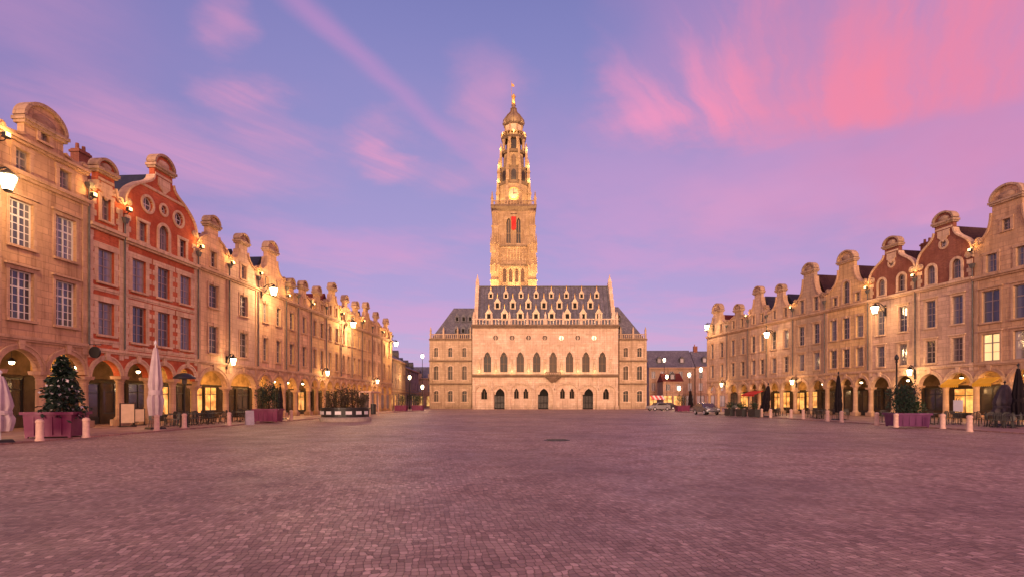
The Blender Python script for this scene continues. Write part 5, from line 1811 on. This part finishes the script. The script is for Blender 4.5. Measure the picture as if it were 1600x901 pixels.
# round dark hanging sign on the pier between the first two houses
d = LEFT[0]
c = on(d, d['W'] - .05, -.5, zat(549, 31.8))
r = empty('hanging_sign', c, RZL, 'round black sign hung on a bracket between cream and brick houses', 'sign')
o = MB().lathe([(.3, -.04), (.3, .04)], 24).build('disc', M['dark_paint'], r)
o.rotation_euler = (0, R(90), 0)
o = MB().lathe([(.31, -.05), (.34, -.05), (.34, .05), (.31, .05)], 24).build('rim', M['iron'], r)
o.rotation_euler = (0, R(90), 0)
MB().tube([(0, -.05, .34), (0, -.05, .46)], .015, 6).tube([(0, -.4, .46), (0, .46, .46)], .02, 6).build('bracket', M['iron'], r)
# slim iron post with finial on the right terrace
x, Y = ground_at(1401, 662)
r = empty('iron_post', (x, Y, .07), 0, 'slim brown iron post with ball finial left of the purple planter', 'post')
MB().lathe([(.16, 0), (.16, .25), (.1, .3), (.08, .9), (.1, .95), (.065, 1.0), (.05, 4.2), (.09, 4.25), (.06, 4.32)], 12).build('shaft', M['iron'], r, smooth=True)
MB().lathe([(.03, 4.32), (.12, 4.42), (.14, 4.55), (.08, 4.68), (.01, 4.78)], 12).build('finial', M['dark_paint'], r, smooth=True)
# yellow canopy standing in for the lit arch vault beside the brick gable, white easel sign
d = RIGHT[7]
def awning(d, x0, x1, z, dep, mat, label):
    r = empty('awning', on(d, (x0 + x1) / 2, -.15, z), d['rz'], label, 'awning')
    w_ = (x1 - x0) / 2
    MB().add([(-w_, 0, .5), (w_, 0, .5), (w_, -dep, 0), (-w_, -dep, 0), (-w_, 0, .46), (w_, 0, .46), (w_, -dep, -.04), (-w_, -dep, -.04)], [(0, 1, 2, 3), (7, 6, 5, 4), (0, 4, 5, 1), (1, 5, 6, 2), (2, 6, 7, 3), (3, 7, 4, 0)]).build('canopy', mat, r)
    v = MB()
    n = 10
    for i in range(n):
        xa, xb = -w_ + 2 * w_ * i / n, -w_ + 2 * w_ * (i + 1) / n
        v.add([(xa, -dep, -.04), (xb, -dep, -.04), (xb, -dep, -.2), ((xa + xb) / 2, -dep, -.28), (xa, -dep, -.2)], [(0, 1, 2, 3, 4)])
    v.build('valance', mat, r)
    MB().tube([(-w_, 0, .2), (-w_, -dep, -.02)], .02, 6).tube([(w_, 0, .2), (w_, -dep, -.02)], .02, 6).build('arm', M['iron'], r)
    return r
M['vault_yellow'] = plain('vault_yellow', srgb(232, 176, 40), .8, 0, .15, 2)  # yellow of the lamplit vault, put into an added canopy
a = awning(d, d['W'] * .6, d['W'] * .9, 3.1, .8, M['vault_yellow'], 'yellow canopy standing in for the lit arch vault of the larger brick gabled house')
point((0, -.5, -.12), 60, (1.0, .7, .25), .2, a)
d = RIGHT[8]
a = awning(d, d['W'] * .12, d['W'] * .42, 3.1, .8, M['vault_yellow'], 'yellow canopy standing in for the lit arch vault of the nearest right house')
point((0, -.5, -.12), 60, (1.0, .7, .25), .2, a)
d = RIGHT[2]
awning(d, .6, d['W'] - .6, 2.6, 1.4, M['red_cloth'], 'small red awning on the third house from the far right end')
r = empty('easel_sign', (at(1497, 41), 41, .07), -1.1, 'white easel sign leaning under the larger brick gabled house', 'sign')
MB().box(-.3, .3, -.02, .02, .8, 1.65).build('panel', M['white_metal'], r)
MB().tube([(-.28, -.02, 0), (-.1, .02, 1.8)], .022, 6).tube([(.28, -.02, 0), (.1, .02, 1.8)], .022, 6).tube([(0, .5, 0), (0, .03, 1.75)], .022, 6).build('stand', M['door_wood'], r)
# litter bin by the far left corner
x, Y = ground_at(583, 646)
r = empty('litter_bin', (x, Y, .07), 0, 'black litter bin at the far end of the left kerb', 'bin')
MB().lathe([(.3, 0), (.34, .05), (.36, 1.0), (.38, 1.02), (.38, 1.08)], 18).build('body', M['dark_paint'], r)
MB().lathe([(.38, 1.083), (.36, 1.2), (.2, 1.3), (.03, 1.32)], 18).build('lid', M['iron'], r)
# pale kiosk frame next to the flowerbed
x, Y = ground_at(573, 650)
r = empty('bus_shelter', (x, Y + 1, .07), R(86), 'pale pinkish open shelter with glass back beside the flowerbed', 'shelter')
for e in (-1.4, 1.4):
    for f in (-.55, .55): MB().box(e - .05, e + .05, f - .05, f + .05, 0, 2.5).build('post', M['bollard'], r)
MB().box(-1.6, 1.6, -.75, .75, 2.503, 2.62).build('roof', M['bollard'], r)
MB().box(-1.34, 1.34, .53, .55, .25, 2.3).build('glass_panel', M['glass'], r)
MB().box(-1.1, 1.1, .1, .45, .42, .47).box(-1.0, -.92, .15, .4, 0, .419).box(.92, 1.0, .15, .4, 0, .419).build('bench', M['lead'], r)

# parked cars
def car(x, y, rz, mat, label):
    r = empty('parked_car', (x, y, .004), rz, label, 'car', 'parked cars')
    prof = [(-2.0, .35), (-2.05, .6), (-1.95, .82), (-1.0, .98), (-.45, 1.42), (.9, 1.46), (1.65, 1.05), (2.0, .98), (2.05, .55), (1.98, .32)]
    w_ = .85
    vs, fs = [], []
    for sx, k in ((-1, 1.0), (-.93, 1.02), (.93, 1.02), (1, 1.0)):
        for px_, z in prof:
            tuck = 1 - .16 * max(0, (z - .9)) / .5
            vs.append((px_ * (.985 if abs(sx) == 1 else 1), sx * w_ * tuck, z * (1 if abs(sx) < 1 or z < .5 else .985)))
    n = len(prof)
    for i in range(3):
        for j in range(n):
            j2 = (j + 1) % n
            fs.append((i * n + j, i * n + j2, (i + 1) * n + j2, (i + 1) * n + j))
    fs += [tuple(range(n)), tuple(reversed(range(3 * n, 4 * n)))]
    MB().add(vs, fs).build('body', mat, r, smooth=True)
    gl = MB()
    gl.add([(-.98, -.62, 1.0), (-.98, .62, 1.0), (-.5, .58, 1.4), (-.5, -.58, 1.4)], [(0, 1, 2, 3)])
    o = gl.build('windscreen', M['shop_dark'], r, (-.035, 0, .02))
    MB().add([(1.6, -.6, 1.1), (1.6, .6, 1.1), (.95, .56, 1.43), (.95, -.56, 1.43)], [(0, 1, 2, 3)]).build('rear_window', M['shop_dark'], r, (.035, 0, .02))
    for s_ in (-1, 1):
        MB().add([(-.85, s_ * .842, 1.0), (1.4, s_ * .835, 1.05), (.85, s_ * .735, 1.39), (-.42, s_ * .735, 1.37)], [(0, 1, 2, 3)]).build('side_window', M['shop_dark'], r, (0, s_ * .012, 0))
        MB().box(-2.06, -1.96, s_ * .6 - .16, s_ * .6 + .16, .62, .76).build('headlight', M['white_metal'], r)
        MB().box(1.98, 2.07, s_ * .62 - .13, s_ * .62 + .13, .7, .9).build('tail_light', M['red_cloth'], r)
        for xx in (-1.3, 1.3):
            w = MB().lathe([(.2, -.1), (.31, -.1), (.33, -.06), (.33, .06), (.31, .1), (.2, .1)], 18).build('wheel', M['rubber'], r, (xx, s_ * .76, .33))
            w.rotation_euler = (R(90), 0, 0)
            MB().lathe([(.2, -.105), (.2, .105)], 12).build('rim', M['white_metal'], w)
    return r
x, Y = ground_at(1031, 641, 0)
car(x, Y + 1, R(20), M['car_white'], 'pale car parked beside the right wing of the town hall')
x, Y = ground_at(1104, 647.5, 0)
car(x + .3, Y + 1, R(95), M['car_silver'], 'silver grey car parked at the far right corner, seen end on')
x, Y = ground_at(1046, 640, 0)
car(x, Y + 3, R(8), M['dark_paint'], 'black car parked behind the pale one, right street')
# black planter boxes between the far bollards
for px, py, lab in ((1140, 649, 'black low planter box nearest to the grey car'), (1158, 650, 'black low planter box between the two farthest bollards'), (1178, 651, 'black low planter box left of the leaning parasol')):
    x, Y = ground_at(px, py)
    r = empty('planter_box', (x, Y, .07), R(90), lab, 'planter', 'black planter boxes on the right terrace')
    MB().box(-.8, .8, -.25, .25, .05, .72).box(-.84, .84, -.29, .29, .723, .78).box(-.7, -.6, -.2, .2, 0, .049).box(.6, .7, -.2, .2, 0, .049).build('box', M['dark_paint'], r)
    bush(x, Y, .8, .3, .7, .7, 'clipped shrub in the ' + lab, M['leaf'], int(px), 300, group='shrubs in the black planter boxes')
# red and white striped barrier board and lit street lamps in the gaps
r = empty('striped_awning', (at(1026, 121), 121, 2.1), R(10), 'pink and white striped awning leaning beside the right wing', 'awning')
for i in range(6):
    xa = -1.5 + i * .5
    MB().add([(xa, 0, .9), (xa + .497, 0, .9), (xa + .497, -1.3, 0), (xa, -1.3, 0), (xa, .04, .86), (xa + .497, .04, .86), (xa + .497, -1.26, -.04), (xa, -1.26, -.04)], [(0, 1, 2, 3), (7, 6, 5, 4), (0, 4, 5, 1), (1, 5, 6, 2), (2, 6, 7, 3), (3, 7, 4, 0)]).build('stripe', M['pink_red'] if i % 2 == 0 else M['white_paint'], r)
MB().tube([(-1.4, -1.2, 0), (-1.4, -1.2, -2.1)], .04, 6).tube([(1.4, -1.2, 0), (1.4, -1.2, -2.1)], .04, 6).build('post', M['iron'], r)

def street_lamp(px, py, Y, label, e=420):
    z = zat(py, Y)
    r = empty('street_lamp', (at(px, Y), Y, 0), 0, label, 'lamp', 'street lamps in the side streets')
    MB().lathe([(.14, 0), (.14, .5), (.08, .6), (.05, z - .5), (.09, z - .45)], 10).build('pole', M['iron'], r)
    MB().lathe([(.1, z - .44), (.26, z - .2), (.3, z + .1), (.24, z + .3), (.1, z + .4)], 12).build('globe', M['lamp_glow'], r, smooth=True)
    MB().lathe([(.16, z + .403), (.2, z + .45), (.03, z + .62)], 10).build('cap', M['iron'], r)
    point((0, -.8, z), e, WARM, .3, r)
for px, py, Y, lab in ((1038, 562, 128, 'bright street lamp before the slate roof right of the town hall'), (1042, 588, 118, 'lower street lamp beside the small lit shop house'), (1095, 577, 106, 'street lamp left of the far right corner house'), (1077, 585, 112, 'street lamp in the middle of the right street'), (1061, 606, 104, 'low street lamp in front of the right street'),
                       (640, 589, 116, 'street lamp in the middle of the left street'), (660, 556, 114, 'tall street lamp touching the left wing of the town hall'), (660, 604, 111, 'low street lamp at the foot of the left wing'), (617, 538, 104, 'tall street lamp at the mouth of the left street')):
    if px == 617: continue
    street_lamp(px, py, Y, lab)
# small trees deep in the left street
for px, Y, lab, s in ((634, 128, 'small leafy tree far down the left street', 31), (648, 120, 'small leafy tree close to the left wing of the town hall', 32)):
    bush(at(px, Y), Y, .05, 1.1, 1.1, 2.2, lab, M['leaf'], s, 900, 1.6, 'tree', None, None, 'small_tree')
# manhole cover out in the square
x, Y = ground_at(870, 687, 0)
MC = MB().lathe([(.55, .002), (.55, .012), (.52, .016)], 28)
for i in range(7): MC.box(-.4, .4, -.42 + i * .13, -.38 + i * .13, .0165, .022)
tag(MC.build('manhole_cover', M['iron'], None, (x, Y, 0)), 'dark round iron manhole cover set in the open square', 'manhole cover')
